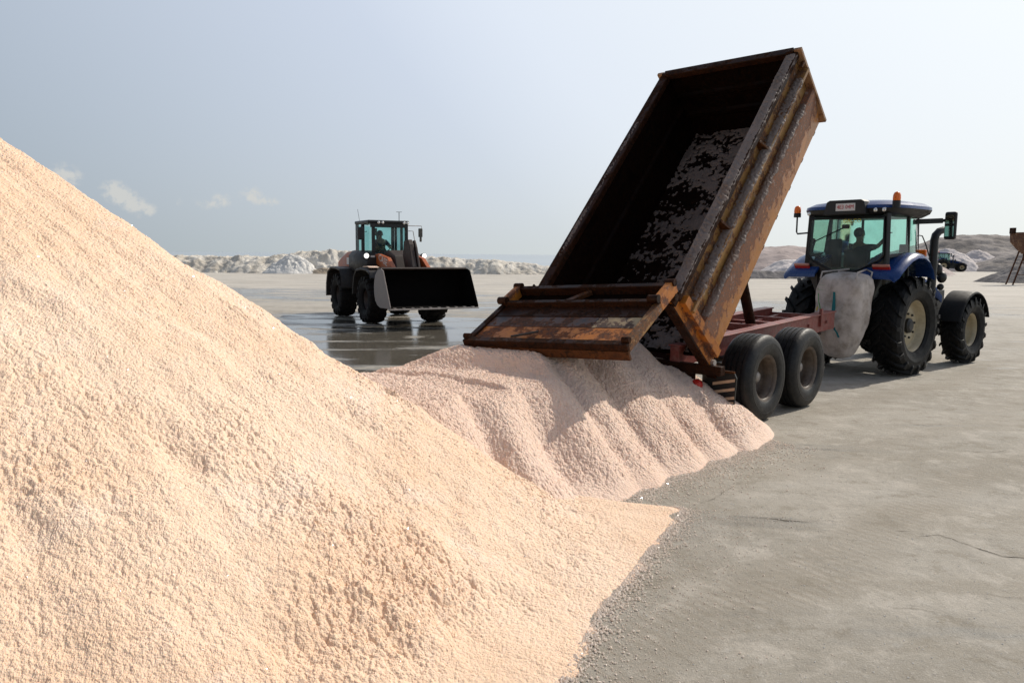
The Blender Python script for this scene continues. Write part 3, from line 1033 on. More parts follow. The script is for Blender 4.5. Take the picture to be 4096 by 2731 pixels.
for sd in (1, -1):
    MB().bar((3.1, sd * .2, 1.03), (5.1, sd * .36, 1.12), .07, .12).build('inner_stringer', K['chassis'], trailer, bevel=.006)
m_ = MB().bar((5.1, .36, 1.0), (6.15, 0, .72), .12, .16).bar((5.1, -.36, 1.0), (6.15, 0, .72), .12, .16)
m_.tube([(6.1, 0, .72), (6.55, 0, .70)], .05, 10)
m_.build('drawbar', K['chassisd'], trailer, bevel=.01)
m_ = MB().tube([(5.55, .25, .2), (5.55, .25, .95)], .04, 10).box(5.48, 5.62, .18, .32, .14, .2)
m_.build('jack_stand', K['blackm'], trailer)
# hydraulic ram
ra, rb = Vector((3.29, 0, 1.0)), Vector((2.12, 0, 3.30))
m_ = MB().tube([ra, ra.lerp(rb, .36)], .085, 16).tube([ra.lerp(rb, .36), ra.lerp(rb, .375)], .10, 16)
m_.build('ram_barrel', K['rustdark'], trailer, smooth=True)
m_ = MB().tube([ra.lerp(rb, .375), ra.lerp(rb, .67)], .07, 16).tube([ra.lerp(rb, .67), rb], .055, 16)
m_.build('ram_rod', K['rimrust'], trailer, smooth=True)
# bogie
m_ = MB()
for sx in (1.02, 2.41):
    m_.tube([(sx, -1.0, .60), (sx, 1.0, .60)], .065, 12)
for sd in (1, -1):
    m_.bar((1.02, sd * .62, .68), (2.41, sd * .62, .68), .09, .12)
    m_.box(1.62, 1.80, sd * .55, sd * .69, .66, .95)
m_.build('axle_bogie', K['blackm'], trailer, bevel=.006)
for sx in (1.02, 2.41):
    wheel(trailer, 'trailer', sx, -1.16, .60, True)
    wheel(trailer, 'trailer', sx, 1.16, .60, False)
# rear bumper, lamps, boards
MB().box(-.12, 0.0, -1.28, 1.28, .74, .86).build('rear_bumper', K['rustdark'], trailer, bevel=.008)
for sd in (1, -1):
    br = MB()
    br.prism([(sd * .90, .80), (sd * 1.36, .76), (sd * 1.39, .70), (sd * 1.37, .36), (sd * .90, .38)], 'x', .10, .125)
    brd = br.build('reflector_board', K['blackm'], trailer)
    for i in range(3):
        zz = .655 - i * .112
        q = MB()
        q.prism([(sd * 1.06, zz - .075), (sd * 1.37, zz), (sd * 1.37, zz + .038), (sd * 1.06, zz - .037)], 'x', .090, .0985)
        q.build('stripe', K['stripe'], brd)
    MB().box(.088, .0985, sd * .92, sd * 1.36, .365, .392).build('stripe', K['stripe'], brd)
    MB().box(.07, .1, sd * .95, sd * 1.37, .762, .79).build('mudguard_bracket', K['rustmid'], trailer)
lp = MB().box(-.10, -.07, -.90, .90, .43, .735)
lpo = lp.build('letter_panel', K['rustdark'], trailer)
rotback = Matrix(((0, 0, -1, 0), (-1, 0, 0, 0), (0, 1, 0, 0), (0, 0, 0, 1)))   # text seen from behind
text('lettering', 'UIGEXL', .20, K['dulllet'], lpo, Matrix.Translation((-.104, -.56, .61)) @ rotback, .002, .82)
for sd in (1, -1):
    m_ = MB()
    ring = []
    for r_, xx in ((.075, -.13), (.075, -.17), (.05, -.185), (.005, -.19)):
        ring.append([(xx, sd * .97 + r_ * math.cos(a * math.pi / 8), .60 + r_ * math.sin(a * math.pi / 8)) for a in range(16)])
    m_.rings(ring)
    m_.build('tail_lamp', K['red'], trailer, smooth=True)

# --- the tipped body
TIP = 48.7
L_, HW, HT = 4.46, 1.075, 1.25
body = empty('tipping_body', (0, 0, .962), 0, trailer)
body.rotation_euler = (0, -R(TIP), 0)
MB().box(0, L_, -HW + .04, HW - .04, -.03, 0.0).build('body_floor', K['rustshade'], body)
m_ = MB()
for sd in (1, -1):
    m_.box(-.02, L_ - .1, sd * .40, sd * .55, -.20, -.03)
for x in np.linspace(.25, 4.3, 8):
    m_.box(x - .04, x + .04, -1.05, 1.05, -.12, -.03)
m_.build('underframe', K['rustmid'], body)
for sd in (1, -1):
    Y = lambda v: sd * v
    lab = None
    # inner skin and outer skin
    side = empty('side_wall', (0, 0, 0), 0, body)
    MB().box(0, L_, Y(HW - .06), Y(HW - .045), 0, HT - .09).build('inner_plate', K['rustshade'], side)
    MB().box(0, L_, Y(HW - .042), Y(HW), .05, HT - .10).build('outer_plate', K['ochre'], side)
    # folded pressings inside
    MB().prism([(Y(HW - .061), .62), (Y(HW - .10), .59), (Y(HW - .10), .53), (Y(HW - .061), .50)], 'x', .05, L_ - .05).build('inner_rib', K['rustshade'], side)
    MB().box(-.02, L_, Y(HW - .10), Y(HW + .06), HT - .098, HT).build('top_rail', K['rustdark'], side, bevel=.012)
    MB().prism([(Y(HW + .002), .975), (Y(HW + .14), .965), (Y(HW + .145), .925), (Y(HW + .125), .905), (Y(HW + .002), .87)], 'x', 0, L_).build('side_rail', K['ochre'], side, bevel=.006)
    MB().prism([(Y(HW + .002), .60), (Y(HW + .10), .585), (Y(HW + .11), .54), (Y(HW + .105), .50), (Y(HW + .02), -.04), (Y(HW - .03), -.04)], 'x', 0, L_).build('side_skirt', K['skirt'], side, bevel=.006)
    for gx in (1.30, 2.75):
        MB().prism([(Y(HW + .002), HT - .11), (Y(HW + .058), HT - .11), (Y(HW + .135), .985), (Y(HW + .002), .985)], 'x', gx, gx + .035).build('gusset', K['rustmid'], side)
    # rear post with flange and lower hook
    MB().box(-.13, -.022, Y(HW - .02), Y(HW + .03), .0, HT + .02).build('rear_post', K['orange'], side, bevel=.005)
    MB().prism([(-.13, 0), (-.022, 0), (.0, -.06), (-.06, -.30), (-.13, -.30), (-.15, -.1)], 'y', Y(HW - .02), Y(HW + .03)).build('post_hook', K['orange'], side, bevel=.005)
    MB().box(-.155, -.131, Y(HW - .10), Y(HW + .03), -.28, HT + .0).build('rear_flange', K['rustdark'], side)
    MB().box(-.021, .10, Y(HW + .02), Y(HW + .112), .02, HT - .12).build('end_plate', K['orange'], side, bevel=.004)
    m_ = MB().tube([(-.07, Y(HW - .04), HT + .05), (-.07, Y(HW + .09), HT + .05)], .045, 12)
    m_.box(-.13, -.0, Y(HW + .031), Y(HW + .055), HT - .06, HT + .09)
    m_.build('hinge_lug', K['rustdark'], side)
    m_ = MB().tube([(-.07, Y(HW + .0), -.03), (-.07, Y(HW + .07), -.03)], .04, 12)
    m_.build('latch_pin', K['steel'], side)

    # salt caked on every ledge
    def crust(x0, x1, ya, yb, n0, thick, drip, seed, nm='salt_crust', kk='crust'):
        nx, ny = int((x1 - x0) / .016), 12
        u = np.linspace(x0, x1, nx)[:, None] * np.ones((1, ny))
        v = np.linspace(0, 1, ny)[None, :] * np.ones((nx, 1))
        prof = np.sin(np.clip(v, 0, 1) * np.pi) ** .5
        out = ya + (yb - ya) * v
        cl = .5 - worley(u * 26, v * 4.4 + seed, seed)
        amt = np.clip(.85 + .6 * fbm(u * 2.2, v * .6 + seed, seed + 3, 3), .4, 1.5)
        top = thick * prof * amt * (.7 + 1.3 * cl * 1.0)
        lump = np.clip(v - .62, 0, 1) / .38
        k2 = np.clip(.3 + .8 * vnoise(u * 7, v * 0 + seed, seed + 9) + .5 * vnoise(u * 19, v * 0, seed + 8), 0, 1)
        out = out + (yb - ya) / abs(yb - ya) * drip * lump * (.3 + 1.1 * k2)
        zz = n0 + top - drip * 1.0 * lump ** 3 * (.5 + k2 * 1.6)
        Vv = np.stack([u, out, zz], -1).reshape(-1, 3)
        ob = mesh_np(nm, Vv, grid_faces(nx, ny, flip=(yb < ya)), K[kk])
        ob.parent = side
        tag(ob, kind='stuff')
    if sd < 0:
        crust(.05, L_ - .05, Y(HW - .10), Y(HW + .055), HT - .004, .040, .016, 501)
    else:
        crust(.6, L_ - 1.1, Y(HW - .06), Y(HW + .03), HT - .012, .022, .004, 531)
    crust(.16, L_ - .25, Y(HW + .0), Y(HW + .14), .962, .032, .016, 511)
    crust(.20, L_ - .35, Y(HW + .0), Y(HW + .10), .585, .032, .018, 521)

# headboard
hb = empty('headboard', (0, 0, 0), 0, body)
MB().box(L_ + .001, L_ + .03, -HW - .0, HW + .0, -.06, HT + .02).build('front_plate', K['rustshade'], hb)
MB().box(L_ - .06, L_ + .07, -HW + .01, HW - .01, HT - .06, HT + .035).build('top_bar', K['rustdark'], hb, bevel=.01)
for zc in (.80, .42):
    MB().prism([(L_, zc + .06), (L_ - .035, zc + .03), (L_ - .035, zc - .03), (L_, zc - .06)], 'y', -HW + .07, HW - .07).build('inner_rib', K['rustshade'], hb)
for sd in (1, -1):
    MB().box(L_ + .001, L_ + .05, sd * (HW + .001), sd * (HW + .115), -.05, HT + .03).build('corner_post', K['tanrust'], hb, bevel=.006)
    MB().box(L_ - .05, L_ - .001, sd * (HW - .10), sd * (HW + .0), HT + .001, HT + .05).build('corner_cap', K['rustdark'], hb, bevel=.01)
    MB().box(L_ - .12, L_ - .002, sd * (HW + .061), sd * (HW + .11), HT - .20, HT - .17).build('corner_gusset', K['rustmid'], hb)

# salt left lying on the body floor
nx, ny = 330, 170
u = np.linspace(.03, L_ - .01, nx)[:, None] * np.ones((1, ny))
v = np.linspace(-HW + .07, HW - .07, ny)[None, :] * np.ones((nx, 1))
pat = .8 * fbm(u * 1.9, v * 1.9, 601, 5, .62) + .62 * fbm(u * 12, v * 12, 609, 3, .7) + .30 * sstep(.9, 2.4, u) - .16 + .34 * sstep(3.6, 4.3, u) - .30 * sstep(.1, .75, v) + .12 * sstep(-.1, -.6, v)
zz = np.clip(pat * .06, -.03, .03) + .012 * (.5 - worley(u * 30, v * 30, 603)) - .006
V = np.stack([u, v, zz], -1).reshape(-1, 3)
F = grid_faces(nx, ny, keep=zz > -.012, flip=True)
V, F = compact(V, F)
ob = mesh_np('salt_residue', V, F, K['residue'])
ob.parent = body
tag(ob, kind='stuff')

# --- tailgate, hinged at the top rear edge and hanging out over the heap
gate = empty('tailgate', (-1.02, 0, 1.835), 0, trailer)
# it hangs a little askew: local x runs down the gate, y to the left, -z is its outer face
_gy = Vector((-.24, 2.3, -.12)).normalized()
_gx = Vector((-.886, 0, -.463))
_gx = (_gx - _gy * _gx.dot(_gy)).normalized()
_gz = _gx.cross(_gy)
gate.matrix_local = Matrix(((_gx.x, _gy.x, _gz.x, -1.13), (_gx.y, _gy.y, _gz.y, 0), (_gx.z, _gy.z, _gz.z, 1.785), (0, 0, 0, 1)))
GW = 1.16
MB().box(.02, 1.30, -GW + .05, GW - .05, .0, .018).build('gate_skin', K['rustshade'], gate)
MB().box(.0, .085, -GW + .09, GW - .09, -.115, -.002).build('top_beam', K['rustdark'], gate, bevel=.008)
MB().box(.40, .47, -GW + .09, GW - .09, -.125, -.002).build('middle_beam', K['rustdark'], gate, bevel=.008)
MB().box(.471, .70, -GW + .09, GW - .09, -.06, -.002).build('step_panel', K['rustdark'], gate, bevel=.004)
MB().box(.702, .93, -GW + .09, -.50, -.052, -.002).build('upper_panel', K['cream'], gate, bevel=.004, label='cream chipped patch on the tailgate')
MB().box(.702, .93, -.498, GW - .09, -.052, -.002).build('upper_panel', K['slate'], gate, bevel=.004)
MB().box(.932, 1.235, -GW + .09, GW - .09, -.048, -.002).build('lower_panel', K['orangebright'], gate, bevel=.004)
MB().box(1.237, 1.33, -GW + .0, GW - .0, -.085, -.002).build('bottom_beam', K['rustdark'], gate, bevel=.008)
MB().box(1.30, 1.335, -GW + .0, GW - .0, 0, .11).build('bottom_lip', K['rustmid'], gate)
MB().bar((.09, -.05, -.05), (.39, .22, -.05), .075, .05, up=(0, 0, -1)).build('gate_brace', K['rustmid'], gate)
MB().tube([(1.20, .48, -.075), (1.08, .15, -.075)], .013, 6).build('gate_latch', K['blackm'], gate)
for sd in (1, -1):
    MB().box(-.03, .42, sd * (GW - .088), sd * GW, -.14, .03).build('gate_arm', K['orange'], gate, bevel=.006)
    MB().box(.422, 1.29, sd * (GW - .088), sd * GW, -.075, .03).build('gate_arm', K['ochre' if sd < 0 else 'rustdark'], gate, bevel=.006)
    MB().tube([(.44, sd * (GW - .13), -.14), (.44, sd * (GW + .0), -.14)], .05, 12).build('gate_hinge', K['rustdark'], gate, smooth=True)
    MB().tube([(1.25, sd * (GW - .08), -.10), (1.25, sd * (GW + .01), -.10)], .035, 10).build('gate_pin', K['rustdark'], gate, smooth=True)
    MB().tube([(.02, sd * (GW - .10), -.12), (.02, sd * (GW + .02), -.12)], .045, 12).build('gate_hinge', K['rustdark'], gate, smooth=True)


# ------------------------------------------------------------------ people
def person(name, label, parent_frame, joints, shirt, fingers=True):
    """one continuous skinned body; joints are points in the vehicle's frame"""
    V, E, RAD = [], [], []

    def add(p, r, link=None):
        V.append(tuple(p))
        RAD.append(r)
        if link is not None:
            E.append((link, len(V) - 1))
        return len(V) - 1
    J = {k: Vector(v) for k, v in joints.items()}
    pel = add(J['pelvis'], .15)
    wst = add(J['pelvis'].lerp(J['chest'], .5), .135, pel)
    ch = add(J['chest'], .15, wst)
    nk = add(J['neck'], .06, ch)
    hd0 = add(J['neck'].lerp(J['head'], .5), .062, nk)
    hd = add(J['head'], .098, hd0)
    add(J['head'] + (J['head'] - J['neck']).normalized() * .085, .075, hd)
    fw = J['face'].normalized()
    limbs = {}
    for s in ('l', 'r'):
        sh = add(J['sh_' + s], .075, ch)
        up = add(J['sh_' + s].lerp(J['el_' + s], .5), .058, sh)
        el = add(J['el_' + s], .046, up)
        wr = add(J['wr_' + s], .032, el)
        d = (J['wr_' + s] - J['el_' + s]).normalized()
        pm = add(J['wr_' + s] + d * .065, .036, wr)
        side = d.cross(Vector((0, 0, 1)))
        side = side.normalized() if side.length > .1 else Vector((0, 1, 0))
        curl = side.cross(d)
        for i, ln in enumerate((.066, .076, .072, .056)):
            b = J['wr_' + s] + d * .105 + side * (-.03 + .02 * i)
            f1 = add(b, .0105, pm)
            f2 = add(b + d * ln * .55 - curl * .012, .009, f1)
            add(b + d * ln * .75 - curl * .035, .008, f2)
        t1 = add(J['wr_' + s] + d * .05 + side * -.045 - curl * .01, .0115, pm)
        add(J['wr_' + s] + d * .085 + side * -.06 - curl * .025, .009, t1)
        hp = add(J['hip_' + s], .10, pel)
        kn = add(J['kn_' + s], .065, hp)
        an = add(J['an_' + s], .045, kn)
        add(J['an_' + s] + fw * .17 + Vector((0, 0, -.04)), .04, an)

    def skin(nm, idx, pad, mat, par, sub=1):
        me = bpy.data.meshes.new(nm)
        mp = {k: i for i, k in enumerate(idx)}
        me.from_pydata([V[k] for k in idx], [(mp[a], mp[b]) for a, b in E if a in mp and b in mp], [])
        me.materials.append(mat)
        o = bpy.data.objects.new(nm, me)
        COL.objects.link(o)
        o.parent = par
        sk = o.modifiers.new('s', 'SKIN')
        sk.use_smooth_shade = True
        for i, k in enumerate(idx):
            sv = me.skin_vertices[0].data[i]
            sv.radius = (RAD[k] + pad, RAD[k] + pad)
            sv.use_root = (i == 0)
        sb = o.modifiers.new('u', 'SUBSURF')
        sb.levels = sub
        sb.render_levels = sub
        return o
    root = empty(name, parent_frame[0], parent_frame[1])
    tag(root, label, 'person')
    skin('body', list(range(len(V))), 0, K['skin'], root, 2)
    # shirt: torso plus upper arms
    arm_idx = []
    cnt = 7
    per = 5 + 12 + 2 + 4
    sh_ids = []
    for j in range(2):
        b = cnt + j * per
        sh_ids += [b, b + 1, b + 2]
    skin('shirt', [pel, wst, ch] + sh_ids, .012, shirt, root, 1)
    leg = []
    for j in range(2):
        b = cnt + j * per + 5 + 12 + 2
        leg += [b, b + 1, b + 2]
    skin('trousers', [pel] + leg, .010, K['trousers'], root, 1)
    h = J['head'] + (J['head'] - J['neck']).normalized() * .045 - fw * .018
    MB().sphere(tuple(h), .112, (1, .95, .98)).build('hair', K['hair'], root, smooth=True)
    f = J['head'] + fw * .094
    side = fw.cross(Vector((0, 0, 1))).normalized()
    fm = MB().sphere(tuple(f + Vector((0, 0, -.012))), .02, (1, .8, 1.3), 8, 6)
    fm.sphere(tuple(J['head'] + side * .098), .03, (.6, .5, 1.1), 8, 6).sphere(tuple(J['head'] - side * .098), .03, (.6, .5, 1.1), 8, 6)
    fm.build('nose_and_ears', K['skin'], root, smooth=True)
    em = MB().sphere(tuple(J['head'] + fw * .088 + side * .035 + Vector((0, 0, .015))), .012, seg=8, rg=6)
    em.sphere(tuple(J['head'] + fw * .088 - side * .035 + Vector((0, 0, .015))), .012, seg=8, rg=6)
    em.box(-.025, .025, -.004, .004, -.004, .004, Matrix.Translation(J['head'] + fw * .096 + Vector((0, 0, -.05))) @ Matrix.Rotation(math.atan2(side.y, side.x), 4, 'Z'))
    em.build('eyes_and_mouth', K['hair'], root)
    return root


# ------------------------------------------------------------------ tractor
TX, TY, TAZ = 7.035, 15.477, 51.06


def superellipse(a, b, n, seg, cx=0, cy=0, z=0):
    r = []
    for k in range(seg):
        t = 2 * math.pi * k / seg
        c, s = math.cos(t), math.sin(t)
        r.append((cx + a * math.copysign(abs(c) ** (2 / n), c), cy + b * math.copysign(abs(s) ** (2 / n), s), z))
    return r


def arch(mb, cx, cz, rad, a0, a1, y0, y1, th, n=18, lip=0.0):
    """curved mudguard: angles in degrees from forward, over the top"""
    rings = []
    for i in range(n + 1):
        a = R(a0 + (a1 - a0) * i / n)
        c, s = math.cos(a), math.sin(a)
        yo = y1
        rings.append([(cx + rad * c, y0, cz + rad * s), (cx + rad * c, yo - math.copysign(.04, y1 - y0), cz + rad * s), (cx + (rad - lip) * c, yo, cz + (rad - lip) * s),
                      (cx + (rad - lip - th) * c, yo, cz + (rad - lip - th) * s), (cx + (rad - th) * c, y0, cz + (rad - th) * s)])
    return mb.rings(rings)


def build_tractor(name, label, pos, azd):
    t = empty(name, (pos[0], pos[1], 0), R(90 - azd))
    tag(t, label, 'tractor')
    wheel(t, 'rear', 0, -.90, .955, True)
    wheel(t, 'rear', 0, .90, .955, False)
    wheel(t, 'front', 2.817, -.90, .73, True)
    wheel(t, 'front', 2.817, .90, .73, False)
    # drive line and chassis
    m_ = MB().box(-.55, 1.0, -.36, .36, .62, 1.28).box(1.0, 3.3, -.24, .24, .70, 1.15)
    m_.tube([(0, -.75, .955), (0, .75, .955)], .17, 16)
    m_.build('transmission', K['blackm'], t, bevel=.03)
    m_ = MB().tube([(2.817, -.72, .73), (2.817, .72, .73)], .11, 14).box(2.65, 2.98, -.3, .3, .62, .95)
    m_.build('front_axle', K['blackm'], t)
    m_ = MB()
    for sd in (1, -1):
        m_.bar((-.5, sd * .38, .62), (-1.15, sd * .43, .60), .07, .09).bar((-.35, sd * .42, 1.18), (-.95, sd * .44, 1.12), .08, .08)
        m_.tube([(-.95, sd * .44, 1.1), (-1.0, sd * .43, .62)], .035, 8)
    m_.bar((-.5, 0, .50), (-1.05, 0, .46), .12, .06).box(-.72, -.55, -.24, .24, .42, .72)
    m_.build('rear_linkage', K['blackm'], t)
    # bonnet
    rg = []
    for x, hw_, z0, z1 in ((1.0, .40, 1.52, 1.98), (1.8, .40, 1.50, 1.93), (2.7, .37, 1.38, 1.72), (3.25, .31, 1.20, 1.50), (3.42, .22, 1.12, 1.34)):
        rg.append([(x, -hw_, z0), (x, hw_, z0), (x, hw_, z1 - .16), (x, hw_ * .72, z1 - .02), (x, 0, z1), (x, -hw_ * .72, z1 - .02), (x, -hw_, z1 - .16)])
    MB().box(1.0, 3.2, -.33, .33, 1.13, 1.56).build('engine', K['black'], t, bevel=.03)
    MB().rings(rg).build('bonnet', K['bluedark'], t, smooth=True, angle=50)
    m_ = MB().box(3.44, 3.62, -.34, .34, .70, 1.08).box(3.3, 3.44, -.2, .2, .74, 1.1)
    m_.build('front_weight', K['blackm'], t, bevel=.03)
    for sd in (1, -1):
        MB().sphere((3.38, sd * .13, 1.30), .045, (.5, 1.2, .8)).build('headlight', K['lamp'], t, smooth=True)
    # front mudguards
    for sd in (1, -1):
        arch(MB(), 2.80, .73, .83, 18, 165, sd * .68, sd * 1.14, .02, 18, .03).build('front_mudguard', K['fendblk'], t, smooth=True, angle=50)
    # rear mudguards, blue: sweep back and down, flat towards the tail
    for sd in (1, -1):
        pf = [(-.98, 1.90), (-.93, 1.965), (-.80, 2.06), (-.62, 2.17), (-.42, 2.27), (-.18, 2.335), (.10, 2.335), (.33, 2.25), (.50, 2.10), (.58, 1.93)]
        rings = []
        for i, (x, z) in enumerate(pf):
            yo = 1.17 if i > 0 else 1.12
            rings.append([(x, sd * .46, z + .02), (x, sd * (yo - .16), z + .015), (x, sd * (yo - .04), z - .02), (x, sd * yo, z - .085),
                          (x + .0, sd * (yo - .02), z - .10), (x, sd * (yo - .10), z - .05), (x, sd * .46, z - .035)])
        fd = MB().rings(rings).build('rear_mudguard', K['blue'], t, smooth=True, angle=50)
        # dark inner wall between cab and wheel
        MB().prism([(-.80, 1.30), (-.86, 1.93), (-.62, 2.12), (-.18, 2.28), (.10, 2.28), (.5, 2.05), (.55, 1.3)], 'y', sd * .47, sd * .50).build('inner_guard', K['black'], t)
        lt = MB().box(-.03, .012, -.16, .16, -.01, .06)
        lo = lt.build('tail_light', K['red'], t, bevel=.008)
        lo.matrix_local = Matrix.Translation((-.84, sd * .80, 2.045)) @ Matrix.Rotation(R(-35), 4, 'Y')
        lt = MB().box(-.03, .012, -.16, .16, .062, .10)
        lo = lt.build('tail_light', K['redpale'], t, bevel=.006)
        lo.matrix_local = Matrix.Translation((-.84, sd * .80, 2.045)) @ Matrix.Rotation(R(-35), 4, 'Y')
    # cab: floor, corner posts, sills
    cab = empty('cab', (0, -.06, 0), 0, t)
    MB().box(-.55, 1.0, -.70, .70, 1.30, 1.42).build('cab_floor', K['black'], cab, bevel=.02)
    XR, XB, XF = -.80, .02, 1.02      # rear, middle and front posts
    hwr, hwm, hwf = .79, .83, .58
    for sd in (1, -1):
        MB().bar((XR, sd * hwr, 2.02), (XR + .02, sd * (hwr - .04), 3.08), .085, .11).build('rear_post', K['black'], cab, bevel=.012)
        MB().bar((XB, sd * hwm, 1.40), (XB, sd * (hwm - .05), 3.08), .05, .07).build('door_post', K['black'], cab, bevel=.012)
        MB().bar((XF, sd * hwf, 1.45), (XF - .10, sd * (hwf - .02), 3.06), .05, .05).build('front_post', K['black'], cab, bevel=.01)
        # door glass bulges outwards
        rgs = []
        for x in np.linspace(XB + .04, XF - .02, 8):
            q = (x - XB) / (XF - XB)
            yy = hwm + (hwf - hwm) * q ** 1.6 + .02 * math.sin(math.pi * q)
            rgs.append([(x, sd * (yy - .01), 1.46), (x, sd * yy, 2.2), (x - .06 * q, sd * (yy - .05), 3.04)])
        v_ = [p for r_ in rgs for p in r_]
        me_ = MB()
        me_.v = v_
        for i in range(7):
            for j in range(2):
                a = i * 3 + j
                me_.f.append((a, a + 1, a + 4, a + 3))
        me_.build('door_glass', K['glassside'], cab, smooth=True)
        m2 = MB()
        m2.v = [(XR + .05, sd * (hwr + .005), 2.30), (XB - .03, sd * (hwm - .0), 2.36), (XB - .03, sd * (hwm - .05), 3.04), (XR + .07, sd * (hwr - .035), 3.04)]
        m2.f = [(0, 1, 2, 3)]
        m2.build('quarter_glass', K['glassside'], cab)
        MB().bar((XR, sd * hwr, 2.28), (XB, sd * hwm, 2.34), .05, .06).build('side_sill', K['black'], cab)
    # windscreen and rear window with its tapering lower edge
    m2 = MB()
    m2.v = [(XF + .01, -hwf, 1.50), (XF + .01, hwf, 1.50), (XF - .09, hwf - .02, 3.04), (XF - .09, -hwf + .02, 3.04)]
    m2.f = [(0, 1, 2, 3)]
    m2.build('windscreen', K['glass'], cab)
    rw = [(-.75, 2.30), (-.66, 2.20), (-.32, 2.03), (-.20, 1.99), (.20, 1.99), (.32, 2.03), (.66, 2.20), (.75, 2.30), (.725, 3.00), (-.725, 3.00)]
    m2 = MB()
    m2.v = [(XR - .045, y, z) for y, z in rw]
    m2.f = [tuple(range(len(rw)))]
    m2.build('rear_window', K['glass'], cab)
    m2 = MB()
    loop = [(XR - .04, y, z) for y, z in rw]
    m2.tube(loop + [loop[0]], .022, 6, cap=False)
    m2.build('window_seal', K['black'], cab)
    MB().prism([(-.79, 2.02), (-.79, 2.26), (-.66, 2.17), (-.32, 2.0), (-.2, 1.96), (.2, 1.96), (.32, 2.0), (.66, 2.17), (.79, 2.26), (.79, 2.02), (.5, 1.40), (-.5, 1.40)], 'x', XR - .02, XR + .04).build('rear_panel', K['black'], cab, bevel=.01)
    MB().tube([(XR - .075, -.02, 2.84), (XR - .075, .40, 2.66), (XR - .07, .62, 2.56)], .012, 6).build('wiper', K['black'], cab)
    MB().box(XR - .09, XR - .05, -.08, .06, 2.80, 2.88).build('wiper_motor', K['black'], cab, bevel=.01)
    # interior
    m2 = MB().box(-.33, .20, -.26, .26, 1.70, 1.84).box(-.42, -.28, -.25, .25, 1.84, 2.42)
    m2.box(-.36, .18, -.46, -.32, 1.95, 2.05).box(-.3, .1, -.15, .15, 1.42, 1.7)
    m2.build('driver_seat', K['seat'], cab, bevel=.04)
    m2 = MB().box(-.30, .05, .36, .66, 1.62, 1.74).box(-.36, -.27, .34, .68, 1.74, 2.62)
    m2.build('passenger_seat', K['seat'], cab, bevel=.04)
    m2 = MB().box(.62, .95, -.30, .30, 1.42, 2.02).box(-.5, .3, -.68, -.48, 1.42, 2.06)
    m2.build('console', K['interior'], cab, bevel=.03)
    MB().box(XR + .06, -.46, -.60, .60, 1.42, 2.06).build('rear_shelf', K['interior'], cab, bevel=.03)
    ringp = [(.52 + .17 * math.cos(a) * .6, .19 * math.sin(a), 2.15 + .17 * math.cos(a) * .8) for a in np.linspace(0, 2 * math.pi, 21)]
    m2 = MB().tube(ringp, .016, 6, cap=False).tube([(.74, 0, 1.95), (.52, 0, 2.15)], .03, 8)
    m2.build('steering_wheel', K['black'], cab)
    MB().box(.45, .50, -.62, -.44, 2.25, 2.52).build('monitor', K['black'], cab, bevel=.01)
    # roof: black underside, blue dome, rear sign box
    rs = [superellipse(.84, .84, 4, 40, .0, 0, 3.03), superellipse(.94, .97, 4, 40, -.01, 0, 3.10), superellipse(.97, 1.0, 4, 40, -.01, 0, 3.17)]
    MB().rings(rs).build('roof_lining', K['black'], cab, smooth=True)
    rs = [superellipse(.97, 1.0, 4, 40, -.01, 0, 3.172), superellipse(.96, .99, 4, 40, 0, 0, 3.23), superellipse(.86, .88, 3.6, 40, .02, 0, 3.30), superellipse(.62, .62, 3.2, 40, .04, 0, 3.345), superellipse(.3, .25, 3, 40, .04, 0, 3.36)]
    MB().rings(rs).build('roof', K['blue'], cab, smooth=True)
    MB().prism([(-.47, 3.06), (-.42, 3.30), (-.36, 3.335), (.26, 3.335), (.32, 3.30), (.37, 3.06)], 'x', -1.035, -.80).build('sign_box', K['black'], cab, bevel=.012)
    for y in (-.62, -.78):
        MB().sphere((-.985, y, 3.13), .038, (.5, 1, 1)).build('work_light', K['lamp'], cab, smooth=True)
    for sd in (1,):
        MB().sphere((-.985, sd * .70, 3.10), .038, (.5, 1, 1)).build('work_light', K['lamp'], cab, smooth=True)
    # beacons
    m2 = MB().tube([(-.86, -.94, 3.17), (-.86, -.94, 3.29)], .07, 14)
    m2.build('beacon_base', K['black'], cab)
    b1 = MB()
    b1.rings([superellipse(r_, r_, 2, 14, -.86, -.94, z_) for r_, z_ in ((.066, 3.292), (.07, 3.33), (.066, 3.39), (.05, 3.43), (.02, 3.45))])
    b1.build('beacon', K['amber'], cab, smooth=True)
    m2 = MB().tube([(XR, .74, 2.74), (XR - .02, 1.03, 2.72), (XR - .02, 1.05, 2.76), (XR - .02, 1.05, 3.07)], .017, 8)
    m2.tube([(XR - .02, 1.05, 3.05), (XR - .02, 1.05, 3.13)], .07, 14)
    m2.build('beacon_bracket', K['black'], cab)
    b1 = MB()
    b1.rings([superellipse(r_, r_, 2, 14, XR - .02, 1.05, z_) for r_, z_ in ((.064, 3.132), (.068, 3.17), (.064, 3.22), (.05, 3.26), (.02, 3.28))])
    b1.build('beacon', K['amber'], cab, smooth=True)
    # mirrors
    for sd in (-1, 1):
        mr = empty('mirror', (0, 0, 0), 0, t)
        MB().bar((.72, sd * .62, 2.97), (1.02, sd * 1.06, 2.99), .05, .10).bar((1.02, sd * 1.06, 2.99), (1.05, sd * 1.16, 3.0), .04, .06).build('mirror_arm', K['black'], mr, bevel=.01)
        MB().box(1.0, 1.09, sd * 1.09, sd * 1.31, 2.62, 3.16).build('mirror_case', K['black'], mr, bevel=.04, seg=3)
        MB().box(.985, .999, sd * 1.12, sd * 1.28, 2.92, 3.10).build('mirror_pane', K['mirror'], mr)
        MB().box(.985, .999, sd * 1.12, sd * 1.28, 2.68, 2.88).build('mirror_pane', K['mirror'], mr)
